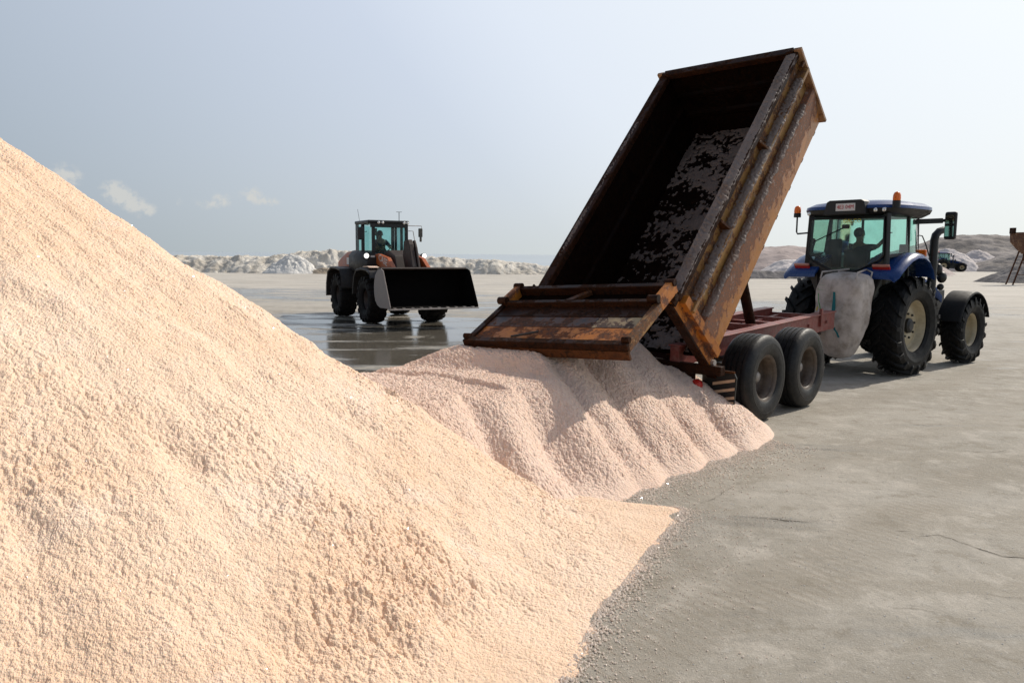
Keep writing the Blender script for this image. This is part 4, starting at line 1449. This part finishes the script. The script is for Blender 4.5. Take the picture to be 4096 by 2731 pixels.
    # exhaust stack on the right
    ex = [(1.42, -.76, 1.1), (1.42, -.76, 2.0), (1.42, -.76, 2.62), (1.44, -.77, 2.72), (1.52, -.80, 2.80), (1.62, -.84, 2.83)]
    MB().tube(ex, [.085, .085, .08, .078, .075, .07], 14).build('exhaust_stack', K['black'], t, smooth=True, angle=50)
    m2 = MB().bar((1.1, -.5, 1.95), (1.42, -.74, 1.95), .04, .04).tube([(1.02, -.57, 2.72), (1.18, -.62, 2.70), (1.30, -.66, 2.5), (1.36, -.70, 2.3)], .012, 6)
    m2.build('exhaust_bracket', K['black'], t)
    m2 = MB().box(.92, .98, -.82, -.66, 2.28, 2.42)
    m2.build('indicator_lamp', K['amber'], t, bevel=.02)
    m2 = MB().sphere((1.75, -.74, 2.02), .1, (1, .8, 1.3)).sphere((1.80, -.80, 1.86), .12, (.9, .8, 1)).sphere((1.76, -.80, 1.66), .07)
    m2.build('air_cleaner', K['black'], t, smooth=True)
    # steps and tank
    MB().box(.85, 1.75, -.66, -.36, .55, 1.1).box(.85, 1.75, .36, .66, .55, 1.1).build('fuel_tank', K['black'], t, bevel=.05)
    return t, cab


tractor, cab = build_tractor('tractor', 'blue farm tractor with cream wheel rims hitched to the raised trailer', (TX, TY), TAZ)
sign = MB().box(-1.045, -1.037, -.26, .12, 3.13, 3.27).build('sign_plate', K['white'], cab)
text('lettering', '4E3 04M', .105, K['redink'], sign, Matrix.Translation((-1.047, -.07, 3.20)) @ rotback, .002, .9)
text('lettering', 'GALCO', .105, K['yellowink'], cab, Matrix.Translation((-.852, -.12, 2.945)) @ rotback, .002, 1.0)

person('person', 'tractor driver in a dark shirt with right arm raised to the cab post', ((TX, TY, 0), R(90 - TAZ)), dict(
    pelvis=(-.12, 0, 1.95), chest=(-.10, .05, 2.36), neck=(-.06, .06, 2.55), head=(-.03, .07, 2.70), face=(1, -.45, 0),
    sh_l=(-.10, .17, 2.45), el_l=(.10, .27, 2.22), wr_l=(.36, .15, 2.18), sh_r=(-.06, -.13, 2.45), el_r=(.10, -.24, 2.47), wr_r=(.12, -.37, 2.64),
    hip_l=(-.03, .11, 1.93), kn_l=(.42, .16, 1.93), an_l=(.52, .16, 1.53), hip_r=(-.03, -.11, 1.93), kn_r=(.42, -.16, 1.93), an_r=(.52, -.16, 1.53)), K['shirt'])

# ------------------------------------------------------------------ bulk bag hanging at the back of the tractor
fa = R(TAZ)
fx, fy = (math.sin(fa), math.cos(fa)), (-math.cos(fa), math.sin(fa))
BX, BY = -1.32, -.34
bag_loc = (TX + BX * fx[0] + BY * fy[0], TY + BX * fx[1] + BY * fy[1], 0)
bag = empty('bulk_bag', bag_loc, R(90 - TAZ))
tag(bag, 'dirty white woven bulk bag with green print hanging behind the tractor', 'bulk bag')
rgs = []
lev = [(.36, .07), (.39, .18), (.46, .27), (.60, .345), (.80, .405), (1.0, .44), (1.25, .46), (1.5, .465), (1.72, .46), (1.86, .43), (1.93, .35), (1.97, .22), (1.985, .05)]


def bag_r(z):
    return float(np.interp(z, [a for a, b in lev], [b for a, b in lev]))


def bag_pt(z, ang, off=0.0):
    r = bag_r(z)
    c, s = math.cos(ang), math.sin(ang)
    n = 2.7
    q = r / ((abs(c) ** n + abs(s) ** n) ** (1 / n))
    fold = .5 + .5 * math.sin(ang * 9 + 2.2 * math.sin(z * 3.1) + z)
    wr = float(-.022 * fold ** 6 * (.4 + .6 * abs(math.sin(z * 2.3 + ang))) + .03 * vnoise(np.array([ang * 2.2]), np.array([z * 2.6]), 700)[0] + .012 * vnoise(np.array([ang * 6.0 + z * 2]), np.array([z * 5]), 701)[0])
    q = q + wr * min(1, r / .3) + off
    sh = (.03 * math.sin(z * 2.2))
    return (q * c * .86 + 0.0, q * s + sh, z)


zs = np.concatenate([np.linspace(.36, .6, 9), np.linspace(.65, 1.85, 26), [1.89, 1.93, 1.955, 1.97, 1.985]])
for z in zs:
    rgs.append([bag_pt(float(z), 2 * math.pi * k / 64) for k in range(64)])
MB().rings(rgs).build('bag_body', K['bag'], bag, smooth=True, angle=80)


def strip(pts, w, mat, nm):
    m_ = MB()
    vs = []
    for z, a in pts:
        vs.append(bag_pt(z, a - w, .006))
        vs.append(bag_pt(z, a + w, .006))
        vs.append(bag_pt(z, a - w, -.01))
        vs.append(bag_pt(z, a + w, -.01))
    m_.v = vs
    for i in range(len(pts) - 1):
        b = i * 4
        m_.f += [(b, b + 1, b + 5, b + 4), (b + 2, b, b + 4, b + 6), (b + 1, b + 3, b + 7, b + 5)]
    return m_.build(nm, mat, bag, smooth=True)


pi = math.pi
strip([(z, pi + .06 + .02 * math.sin(z * 3)) for z in np.linspace(1.0, 1.62, 12)] + [(.93, pi + .18), (.86, pi + .30), (.78, pi + .38)], .045, K['teal'], 'strap')
strip([(1.58 - .62 * q, pi - .80 + .42 * math.sin(q * 1.75)) for q in np.linspace(0, 1, 14)], .035, K['green'], 'printed_arc')
strip([(1.66, pi - .85), (1.645, pi - .65), (1.64, pi - .45)], .05, K['green'], 'printed_line')
strip([(1.74, pi - .75), (1.735, pi - .57), (1.73, pi - .43)], .03, K['green'], 'printed_line')
strip([(1.25, pi - .87), (1.33, pi - .80)], .045, K['yellow'], 'printed_mark')
m_ = MB()
for a in (pi / 4, 3 * pi / 4, 5 * pi / 4, 7 * pi / 4):
    p = Vector(bag_pt(1.86, a))
    m_.tube([p, p + Vector((.05, 0, .12)), Vector((.45, p.y * .5, 2.03))], .016, 6)
m_.build('lifting_loop', K['bag'], bag)

# ------------------------------------------------------------------ wheel loader
LX, LY, LAZ = -3.637, 25.349, 151.5
ld = empty('wheel_loader', (LX, LY, 0), R(90 - LAZ))
tag(ld, 'dark orange wheel loader with a big black bucket standing on wet ground', 'wheel loader')
for x in (0, -3.237):
    wheel(ld, 'loader', x, -1.05, .77, True)
    wheel(ld, 'loader', x, 1.05, .77, False)
m_ = MB().box(-.95, .55, -.45, .45, .75, 1.55).box(-4.4, -1.15, -.5, .5, .75, 1.5)
m_.tube([(0, -.8, .77), (0, .8, .77)], .2, 14).tube([(-3.237, -.8, .77), (-3.237, .8, .77)], .2, 14)
m_.build('frame', K['loaderblk'], ld, bevel=.03)
# mudguards
for sd in (1, -1):
    for cx, nm in ((0, 'front_mudguard'), (-3.237, 'rear_mudguard')):
        m_ = MB()
        pf = ([(.92, 1.50), (.80, 1.68), (.45, 1.78), (-.15, 1.80), (-.62, 1.74), (-.85, 1.55), (-.98, 1.2), (-1.02, .95)] if cx == 0 else
              [(.92, 1.05), (.88, 1.5), (.72, 1.72), (.2, 1.78), (-.45, 1.78), (-.85, 1.62), (-1.05, 1.2), (-1.08, .72)])
        rg = []
        for x, z in pf:
            k_ = 1 - .045 / max(.2, math.hypot(x, z - .77))
            xi, zi = x * k_, .77 + (z - .77) * k_
            rg.append([(cx + x, sd * .62, z), (cx + x, sd * 1.38, z - .01), (cx + x, sd * 1.41, z - .04), (cx + xi, sd * 1.39, zi - .04), (cx + xi, sd * .62, zi)])
        m_.rings(rg)
        m_.build(nm, K['loaderblk'], ld, smooth=True, angle=30)
MB().prism([(.6, 1.806), (.2, 1.812), (-.2, 1.812), (-.1, 1.84), (.3, 1.85)], 'y', -.98, -1.30).build('salt_patch', K['salt2'], ld, label='pale salt lying on the front mudguard')
# rear engine hood and counterweight
rg = []
for x, hw_, z0, z1 in ((-2.35, .80, 1.5, 2.32), (-2.9, .88, 1.45, 2.36), (-3.9, .90, 1.3, 2.28), (-4.5, .88, 1.0, 2.12), (-4.75, .8, 1.0, 1.85)):
    rg.append([(x, -hw_, z0), (x, hw_, z0), (x, hw_, z1 - .2), (x, hw_ * .8, z1), (x, -hw_ * .8, z1), (x, -hw_, z1 - .2)])
MB().rings(rg).build('engine_hood', K['loaderor'], ld, smooth=True, angle=40)
MB().box(-3.3, -2.95, -.905, -.895, 1.85, 2.10).build('hood_badge', K['palelet'], ld)
MB().box(-5.0, -4.55, -1.1, 1.1, .75, 1.3).build('counterweight', K['loaderblk'], ld, bevel=.08)
# tanks and platform either side of the cab
for sd in (1, -1):
    m_ = MB()
    rg = []
    for x, y1_, z0, z1 in ((-2.55, .98, 1.74, 2.22), (-2.3, 1.12, 1.66, 2.34), (-1.5, 1.14, 1.62, 2.34), (-.95, 1.10, 1.66, 2.26), (-.70, .98, 1.72, 2.12)):
        ya, yb = .55, y1_
        rg.append([(x, sd * ya, z0), (x, sd * (yb - .12), z0), (x, sd * yb, z0 + .14), (x, sd * yb, z1 - .16), (x, sd * (yb - .14), z1), (x, sd * ya, z1)])
    m_.rings(rg)
    m_.build('side_tank', K['loaderblk'], ld, smooth=True, angle=40)
    hl = MB()
    hl.tube([(-.75, sd * 1.0, 2.16), (-.62, sd * 1.02, 2.17)], .10, 16)
    if sd > 0:
        hl.bar((-.9, .62, 2.0), (-.72, .98, 2.05), .06, .06)
    ho = hl.build('headlight', K['black'], ld)
    MB().sphere((-.615, sd * 1.02, 2.17), .085, (.35, 1, 1)).build('lens', K['lamplit'], ho, smooth=True)
    if sd < 0:
        MB().box(-.68, -.66, -.86, -.72, 2.12, 2.18).build('side_lamp', K['palelet'], ld)
# cab
lc = empty('cab', (0, 0, 0), 0, ld)
CY0, CY1, CXF, CXR = -.84, .56, -.98, -2.35
MB().box(CXR, CXF, CY0 + .02, CY1 - .02, 1.62, 1.98).build('cab_base', K['loaderblk'], lc, bevel=.03)
MB().box(CXR - .06, CXF + .10, CY0 - .03, CY1 + .03, 3.25, 3.36).build('roof', K['black'], lc, bevel=.035)
MB().box(CXF + .04, CXF + .085, CY0 + .06, CY1 - .06, 3.12, 3.25).build('visor', K['black'], lc)
for x, y in ((CXF, CY0 + .18), (CXF - .02, CY1 - .04), (CXR, CY0 + .05), (CXR, CY1 - .05), (-1.55, CY0), (-1.55, CY1)):
    MB().box(x - .05, x + .05, y - .05, y + .05, 1.95, 3.25).build('cab_post', K['black'], lc, bevel=.012)
m2 = MB()
m2.v = [(CXF + .02, CY0 + .23, 1.86), (CXF + .02, CY1 - .08, 1.86), (CXF - .0, CY1 - .08, 3.14), (CXF - .0, CY0 + .23, 3.14)]
m2.f = [(0, 1, 2, 3)]
m2.build('windscreen', K['glassl'], lc)
m2 = MB()
m2.v = [(CXR - .01, CY0 + .1, 2.1), (CXR - .01, CY1 - .1, 2.1), (CXR - .01, CY1 - .1, 3.2), (CXR - .01, CY0 + .1, 3.2)]
m2.f = [(0, 1, 2, 3)]
m2.build('rear_window', K['glassl'], lc)
for y in (CY0, CY1):
    m2 = MB()
    m2.v = [(CXR + .05, y, 2.0), (CXF - .04, y + (.13 if y < 0 else -.02), 1.98), (CXF - .04, y + (.13 if y < 0 else -.02), 3.24), (CXR + .05, y, 3.24)]
    m2.f = [(0, 1, 2, 3)]
    m2.build('side_glass', K['glassl'], lc)
m2 = MB()
m2.box(-1.95, -1.55, -.36, .10, 2.06, 2.18).box(-2.05, -1.93, -.36, .10, 2.18, 2.72).box(-2.04, -1.95, -.22, -.04, 2.74, 2.9)
m2.build('driver_seat', K['seat'], lc, bevel=.04)
m2 = MB().box(-1.3, -1.05, -.45, .2, 1.95, 2.28).tube([(-1.2, -.12, 2.25), (-1.38, -.12, 2.42)], .03, 8)
m2.tube([(-1.38 + .15 * math.cos(a) * .5, -.12 + .18 * math.sin(a), 2.43 + .15 * math.cos(a) * .7) for a in np.linspace(0, 2 * pi, 19)], .015, 6, cap=False)
m2.build('dashboard', K['black'], lc, bevel=.01)
MB().box(-1.35, -1.30, CY0 + .26, CY0 + .42, 2.85, 3.1).build('monitor', K['interior'], lc)
for y in (-.5, -.36, .40, .52):
    MB().sphere((CXF + .105, y, 3.28), .05, (.5, 1, 1)).build('work_light', K['lamp'], lc, smooth=True)
MB().tube([(-1.1, .30, 3.35), (-1.1, .30, 3.66)], .012, 6).tube([(-1.1, .2, 3.66), (-1.1, .4, 3.66)], .008, 6).build('antenna', K['black'], lc)
MB().tube([(-1.9, CY0, 3.35), (-1.95, CY0 - .05, 3.75)], .006, 6).build('antenna', K['black'], lc)
MB().tube([(CXF + .05, .12, 1.95), (CXF + .06, .0, 2.3), (CXF + .06, -.05, 2.62)], .01, 6).build('wiper', K['black'], lc)
# mirrors and hand rails
mr = empty('mirror', (0, 0, 0), 0, ld)
MB().tube([(CXF, CY0, 3.2), (CXF + .02, CY0 - .22, 3.22), (CXF + .02, CY0 - .25, 3.1)], .016, 6).build('mirror_arm', K['black'], mr)
MB().box(CXF - .06, CXF + .04, CY0 - .36, CY0 - .12, 2.70, 3.12).build('mirror_case', K['black'], mr, bevel=.03)
mr = empty('mirror', (0, 0, 0), 0, ld)
MB().tube([(CXF, CY1, 3.2), (CXF + .02, CY1 + .5, 3.2), (CXF + .02, CY1 + .52, 3.05)], .014, 6).build('mirror_arm', K['steel'], mr)
MB().box(CXF - .04, CXF + .04, CY1 + .40, CY1 + .54, 2.82, 3.12).box(CXF - .03, CXF + .02, CY1 + .44, CY1 + .52, 2.66, 2.82).build('mirror_case', K['interior'], mr, bevel=.02)
MB().tube([(-1.0, CY0 - .14, 2.3), (-1.0, CY0 - .14, 2.95), (-1.05, CY0 - .02, 2.98)], .014, 6).build('hand_rail', K['black'], ld)
MB().tube([(-.95, CY1 + .02, 3.02), (-.93, CY1 + .18, 3.02), (-.85, CY1 + .26, 2.4), (-.85, CY1 + .26, 2.2)], .014, 6).build('hand_rail', K['steel'], ld)
# lift arms, linkage and bucket
for sd in (1, -1):
    y0_, y1_ = sd * .52, sd * .66
    m_ = MB().prism([(-.80, 2.22), (-.55, 2.24), (.35, 2.12), (.88, 1.80), (1.22, 1.25), (1.33, .92), (1.20, .84), (1.0, 1.15), (.5, 1.55), (-.2, 1.76), (-.85, 1.95)], 'y', y0_, y1_)
    ar = m_.build('lift_arm', K['loaderor'], ld, bevel=.015)
    if sd < 0:
        mt = Matrix(((1, 0, 0, -.02), (0, 0, -1, -.664), (0, 1, 0, 2.03), (0, 0, 0, 1))) @ Matrix.Rotation(R(-14), 4, 'Z')
        text('lettering', 'CASE', .30, K['palelet'], ar, mt, .003, 1.25)
    MB().tube([(-.7, sd * .42, 1.5), (.55, sd * .42, 1.55)], .06, 10).build('lift_cylinder', K['loaderblk'], ld, smooth=True)
MB().prism([(.52, 2.66), (.86, 2.70), (.98, 2.55), (1.26, 1.85), (1.34, 1.25), (1.22, 1.15), (1.0, 1.5), (.62, 1.75), (.40, 2.2)], 'y', -.14, .02).build('bell_crank', K['brown'], ld, bevel=.02)
MB().prism([(.62, 2.64), (.90, 2.68), (1.05, 2.45), (1.30, 1.80), (1.34, 1.4), (1.2, 1.4), (1.0, 1.9)], 'y', .05, .13).build('bell_crank', K['brown'], ld, bevel=.02)
MB().prism([(-.75, 2.25), (-.35, 2.36), (.25, 2.2), (.5, 1.75), (.5, 1.4), (-.8, 1.4)], 'y', -.40, .40).build('front_tower', K['brown'], ld, bevel=.05)
MB().box(.26, .30, .14, .26, 1.98, 2.16).build('warning_sticker', K['yellowink'], ld)
BW = 1.40
bk = empty('bucket', (0, 0, 0), 0, ld)
prof = [(1.95, 1.80), (1.72, 1.74), (1.50, 1.58), (1.38, 1.34), (1.38, 1.06), (1.48, .84), (1.66, .70), (1.9, .645), (2.72, .64)]
nrm = []
m_ = MB()
inner = [(x + (1.95 - x) * .045 + .012, z + .02) for x, z in prof]
rg = []
for y in (-BW, BW):
    rg.append([(x, y, z) for x, z in prof] + [(x, y, z) for x, z in inner[::-1]])
m_.rings(rg)
m_.build('bucket_shell', K['bucketin'], bk, smooth=True, angle=30)
MB().prism([(1.95, 1.84), (1.98, 1.80), (1.90, 1.76), (1.72, 1.745), (1.74, 1.79)], 'y', -BW, BW).build('bucket_lip', K['brown'], bk)
for sd in (1, -1):
    pl = [(2.00, 1.80), (2.20, 1.74), (2.80, .70), (2.80, .64), (1.9, .63), (1.66, .69), (1.46, .83), (1.365, 1.05), (1.365, 1.35), (1.48, 1.59), (1.71, 1.75)]
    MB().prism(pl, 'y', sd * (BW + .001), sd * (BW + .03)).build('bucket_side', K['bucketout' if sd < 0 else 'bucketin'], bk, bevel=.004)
MB().box(2.62, 2.84, -BW - .03, BW + .03, .600, .638).build('cutting_edge', K['steel'], bk, bevel=.006)
for i in range(10):
    y = -BW + .14 + i * (2 * BW - .28) / 9
    MB().box(2.66, 2.80, y - .035, y + .035, .640, .665).build('edge_bolt', K['steel'], bk)

person('person', 'loader driver in dark clothes sitting behind the windscreen', ((LX, LY, 0), R(90 - LAZ)), dict(
    pelvis=(-1.80, -.14, 2.22), chest=(-1.80, -.14, 2.58), neck=(-1.78, -.15, 2.76), head=(-1.74, -.17, 2.90), face=(1, -.1, 0),
    sh_l=(-1.80, .06, 2.66), el_l=(-1.62, .20, 2.44), wr_l=(-1.36, .06, 2.46), sh_r=(-1.80, -.34, 2.66), el_r=(-1.64, -.42, 2.42), wr_r=(-1.40, -.28, 2.46),
    hip_l=(-1.70, -.02, 2.2), kn_l=(-1.32, .0, 2.22), an_l=(-1.25, .0, 1.99), hip_r=(-1.70, -.26, 2.2), kn_r=(-1.32, -.3, 2.22), an_r=(-1.25, -.3, 1.99)), K['shirt2'])


# ------------------------------------------------------------------ far tractor
def copy_tree(o, parent=None):
    c = o.copy()
    COL.objects.link(c)
    c.parent = parent
    for ch in o.children:
        copy_tree(ch, c)
    return c


far = copy_tree(tractor)
far.location = (74.6, 133.5, 0)
far.rotation_euler = (0, 0, R(90 - 108))
far['label'] = 'small distant blue tractor in front of the pale heaps beyond the exhaust stack'


# ------------------------------------------------------------------ banks and heaps at the edge of the yard
def bank(name, label, x0, x1, yc, top, depth, mat, seed, cat='salt bank', res=.14, gul=.55, slope=.9):
    xs = np.arange(x0, x1, res)
    qs = np.arange(-1.0, 1.3, .022)
    Xg, Q = np.meshgrid(xs, qs, indexing='ij')
    H = top(Xg)
    Yo = depth * Q
    w = np.clip(1 - np.abs(Q), 0, 1)
    shf = .10 * vnoise(Xg * .3, Xg * 0, seed + 31) + .10 * fbm(Xg * .8, Yo * .8, seed + 32, 3)
    h_ = H * np.clip((w + shf - .05) * 1.7, 0, 1) ** .9
    gu = .20 * fbm(Xg * .7, Yo * .45, seed, 4, .6) + .11 * fbm(Xg * 2.4, Yo * 1.6, seed + 5, 4, .6)
    m_ = sstep(0, .5, w)
    h_ = h_ + gu * m_ * np.clip(H / 2.2, .2, 1)
    h_ = np.where(np.abs(Q) >= .98, -.15, h_)
    V = np.stack([Xg, yc + Yo + 1.2 * vnoise(Xg * .12, Xg * 0, seed + 20) + .5 * vnoise(Xg * .5, Xg * 0, seed + 21) * (1 - np.abs(Q)), h_], -1).reshape(-1, 3)
    o = mesh_np(name, V, grid_faces(*Xg.shape), mat, smooth=True)
    tag(o, label, cat)
    return o


def dome(name, label, cx, cy, rx, ry, hgt, mat, seed, rot=0, n=90, power=1.0, rough=.12, cat='salt heap', fr=1.0):
    u = np.linspace(-1.05, 1.05, n)
    U, Vv = np.meshgrid(u, u, indexing='ij')
    r = np.hypot(U, Vv) + .13 * vnoise(U * 2.1, Vv * 2.1, seed)
    h_ = hgt * np.clip(1 - r, -.05, 1) ** power if power == 1 else hgt * (np.clip(1 - r, 0, 1) ** power)
    if power == 1:
        kk = .08 * hgt
        cap_ = hgt * .86
        h_ = .5 * (h_ + cap_ - np.sqrt((h_ - cap_) ** 2 + kk * kk))
    e_ = sstep(0, .25, 1 - r)
    h_ = h_ + rough * hgt * e_ * fbm(U * 5 * fr, Vv * 5 * fr, seed + 2, 4, .55)
    h_ = np.where(r > .995, -.12, h_)
    c, s = math.cos(rot), math.sin(rot)
    V = np.stack([cx + U * rx * c - Vv * ry * s, cy + U * rx * s + Vv * ry * c, h_], -1).reshape(-1, 3)
    o = mesh_np(name, V, grid_faces(n, n), mat, smooth=True)
    tag(o, label, cat)
    return o


MB1 = mat_mound('pale_bank_soil', (.50, .455, .385), (.69, .65, .58), (.22, .18, .13), .45)
MB2 = mat_mound('white_salt_mound', (.66, .64, .60), (.74, .72, .68), (.5, .47, .43), .7)
MB3 = mat_mound('brown_bank_soil', (.42, .34, .25), (.56, .50, .42), (.22, .16, .11), .5)
MB4 = mat_mound('pinkish_far_salt', (.36, .30, .28), (.47, .40, .375), (.26, .225, .215), .2, False)
MB5 = mat_mound('grey_far_heap', (.20, .18, .165), (.32, .29, .27), (.15, .14, .13), .16, False)
MB6 = mat_mound('light_far_salt', (.52, .47, .45), (.62, .57, .55), (.40, .36, .345), .25, False)
MB7 = mat_mound('dark_grey_heap', (.16, .15, .145), (.22, .205, .20), (.12, .11, .105), .4, False)


def top_left(x):
    return np.interp(x, [-60, -40, -34, -27.5, -26, -24, -20.5, -18, -13], [1.6, 1.75, 1.75, 1.7, 2.0, 2.35, 2.5, 2.3, 2.1]) + .10 * vnoise(x * .8, x * 0, 801) + .12 * vnoise(x * .25, x * 0, 803)


def top_right(x):
    return np.interp(x, [-15, -10, -5, -2, 1, 3.5, 6, 12], [2.1, 1.85, 1.65, 1.5, 1.3, 1.0, .7, .25]) + .09 * vnoise(x * .8, x * 0, 811) + .08 * vnoise(x * 2, x * 0, 812)


bank('salt_bank', 'long pale crumbling salt bank between the big heap and the loader', -60, -13, 89, top_left, 5.0, MB1, 821)
bank('salt_bank', 'low pale salt bank with brown crest running right of the loader', -14.5, 12, 91.5, top_right, 4.2, MB1, 841)
dome('salt_mound', 'bright white salt mound against the bank left of the loader', -24.2, 84.8, 3.6, 2.6, 2.35, MB2, 861, rough=.06, fr=1.5, cat='salt mound')
dome('salt_mound', 'small white salt mound just behind the loader rear wheels', -17.2, 85.0, 2.4, 2.0, 1.7, MB2, 863, rough=.06, cat='salt mound')
dome('soil_mound', 'low brown soil mound at the foot of the left bank', -20.5, 84.0, 2.6, 1.0, .7, MB3, 865, cat='soil mound')

dome('salt_heap', 'long pinkish grey salt heap between the trailer and the tractor cab', 36, 104, 22, 12, 4.3, MB4, 871, rough=.035, n=150, fr=1.6)
dome('salt_heap', 'small rounded pale heap beside the left mudguard of the tractor', 31.5, 86.5, 5.2, 4, 2.3, MB6, 873, rough=.04)
bank('salt_bank', 'dark grey strip of rubble along the foot of the pinkish heap', 17, 38, 80.5, lambda x: .75 + .12 * vnoise(x * .6, x * 0, 876) + 0 * x, 1.6, MB7, 875, gul=.3, cat='rubble bank')
dome('salt_heap', 'big dark grey heap rising behind the exhaust stack and mirror', 104, 168, 38, 20, 8.6, MB5, 881, rough=.035, n=180, fr=2)
dome('salt_heap', 'white salt heap behind the distant tractor', 79, 140, 7.0, 6, 4.6, MB6, 883, rough=.05)
dome('salt_heap', 'second white heap right of the distant tractor', 88.5, 146, 6.6, 6, 4.5, MB6, 885, rough=.05)
dome('salt_heap', 'mid grey heap near the right edge beyond the conveyor legs', 92, 138, 12.5, 8, 4.2, MB5, 887, rough=.05, n=130)
dome('salt_heap', 'pinkish heap with a straight slope just in front of the distant tractor', 57.8, 110, 5.2, 4.2, 2.9, MB4, 889, rough=.02)
dome('salt_heap', 'small dark grey heap under the rusty conveyor at the right edge', 49.6, 74.5, 4.2, 3.6, 1.95, MB7, 891, rough=.04)

# ------------------------------------------------------------------ rusty conveyor at the right edge
cv = empty('conveyor', (44.8, 67.5, 0), R(0))
tag(cv, 'rusty brown conveyor head on thin legs at the right edge', 'conveyor')
MB().bar((-.9, 0, 4.35), (5.5, 2.0, 2.6), .9, .35).build('conveyor_belt', K['rustmid'], cv, bevel=.02)
MB().prism([(-1.1, 4.55), (.6, 4.6), (.8, 3.2), (.1, 2.7), (-.3, 3.0), (-1.0, 3.7)], 'y', -.5, .5).build('conveyor_head', K['conv'], cv, bevel=.03)
for a, b in (((-.1, -.45, 3.1), (-1.1, -.5, 0)), ((.2, -.45, 3.0), (.9, -.5, 0)), ((-.1, .45, 3.1), (-1.0, .6, 0)), ((.2, .45, 3.0), (.9, .6, 0))):
    MB().bar(a, b, .10, .10).build('leg', K['rustmid'], cv)
for z in (.9, 1.9):
    MB().bar((-.1 - (3.1 - z) * .32, -.47, z), (.2 + (3.0 - z) * .23, -.47, z), .06, .06).build('cross_brace', K['rustmid'], cv)
MB().box(-1.25, -1.05, -.3, .3, 4.45, 4.95).build('head_plate', K['rustdark'], cv)

# ------------------------------------------------------------------ glints: clean crystals lying on the heap
mm = bpy.data.materials.new('clear_crystal')
mm.use_nodes = True
tt = mm.node_tree
tt.nodes.clear()
N(tt, 'ShaderNodeOutputMaterial', ins={'Surface': N(tt, 'ShaderNodeBsdfGlossy', ins={'Color': (1, .98, .95, 1), 'Roughness': .22}).outputs[0]})
ok = np.where((HEAPV[:, 1] > 2.5) & (HEAPV[:, 2] > .15) & (np.hypot(HEAPV[:, 0], HEAPV[:, 1]) < 9.5))[0]
pk = HEAPV[rng.choice(ok, 900, replace=False)].astype(float)
dd = np.hypot(pk[:, 0], pk[:, 1])
crumbs('salt_crystals', pk + np.array([0, 0, .003]), .0009 * dd * rng.uniform(.5, 1.2, 900), mm, 'bright glinting crystals lying on the big foreground heap')
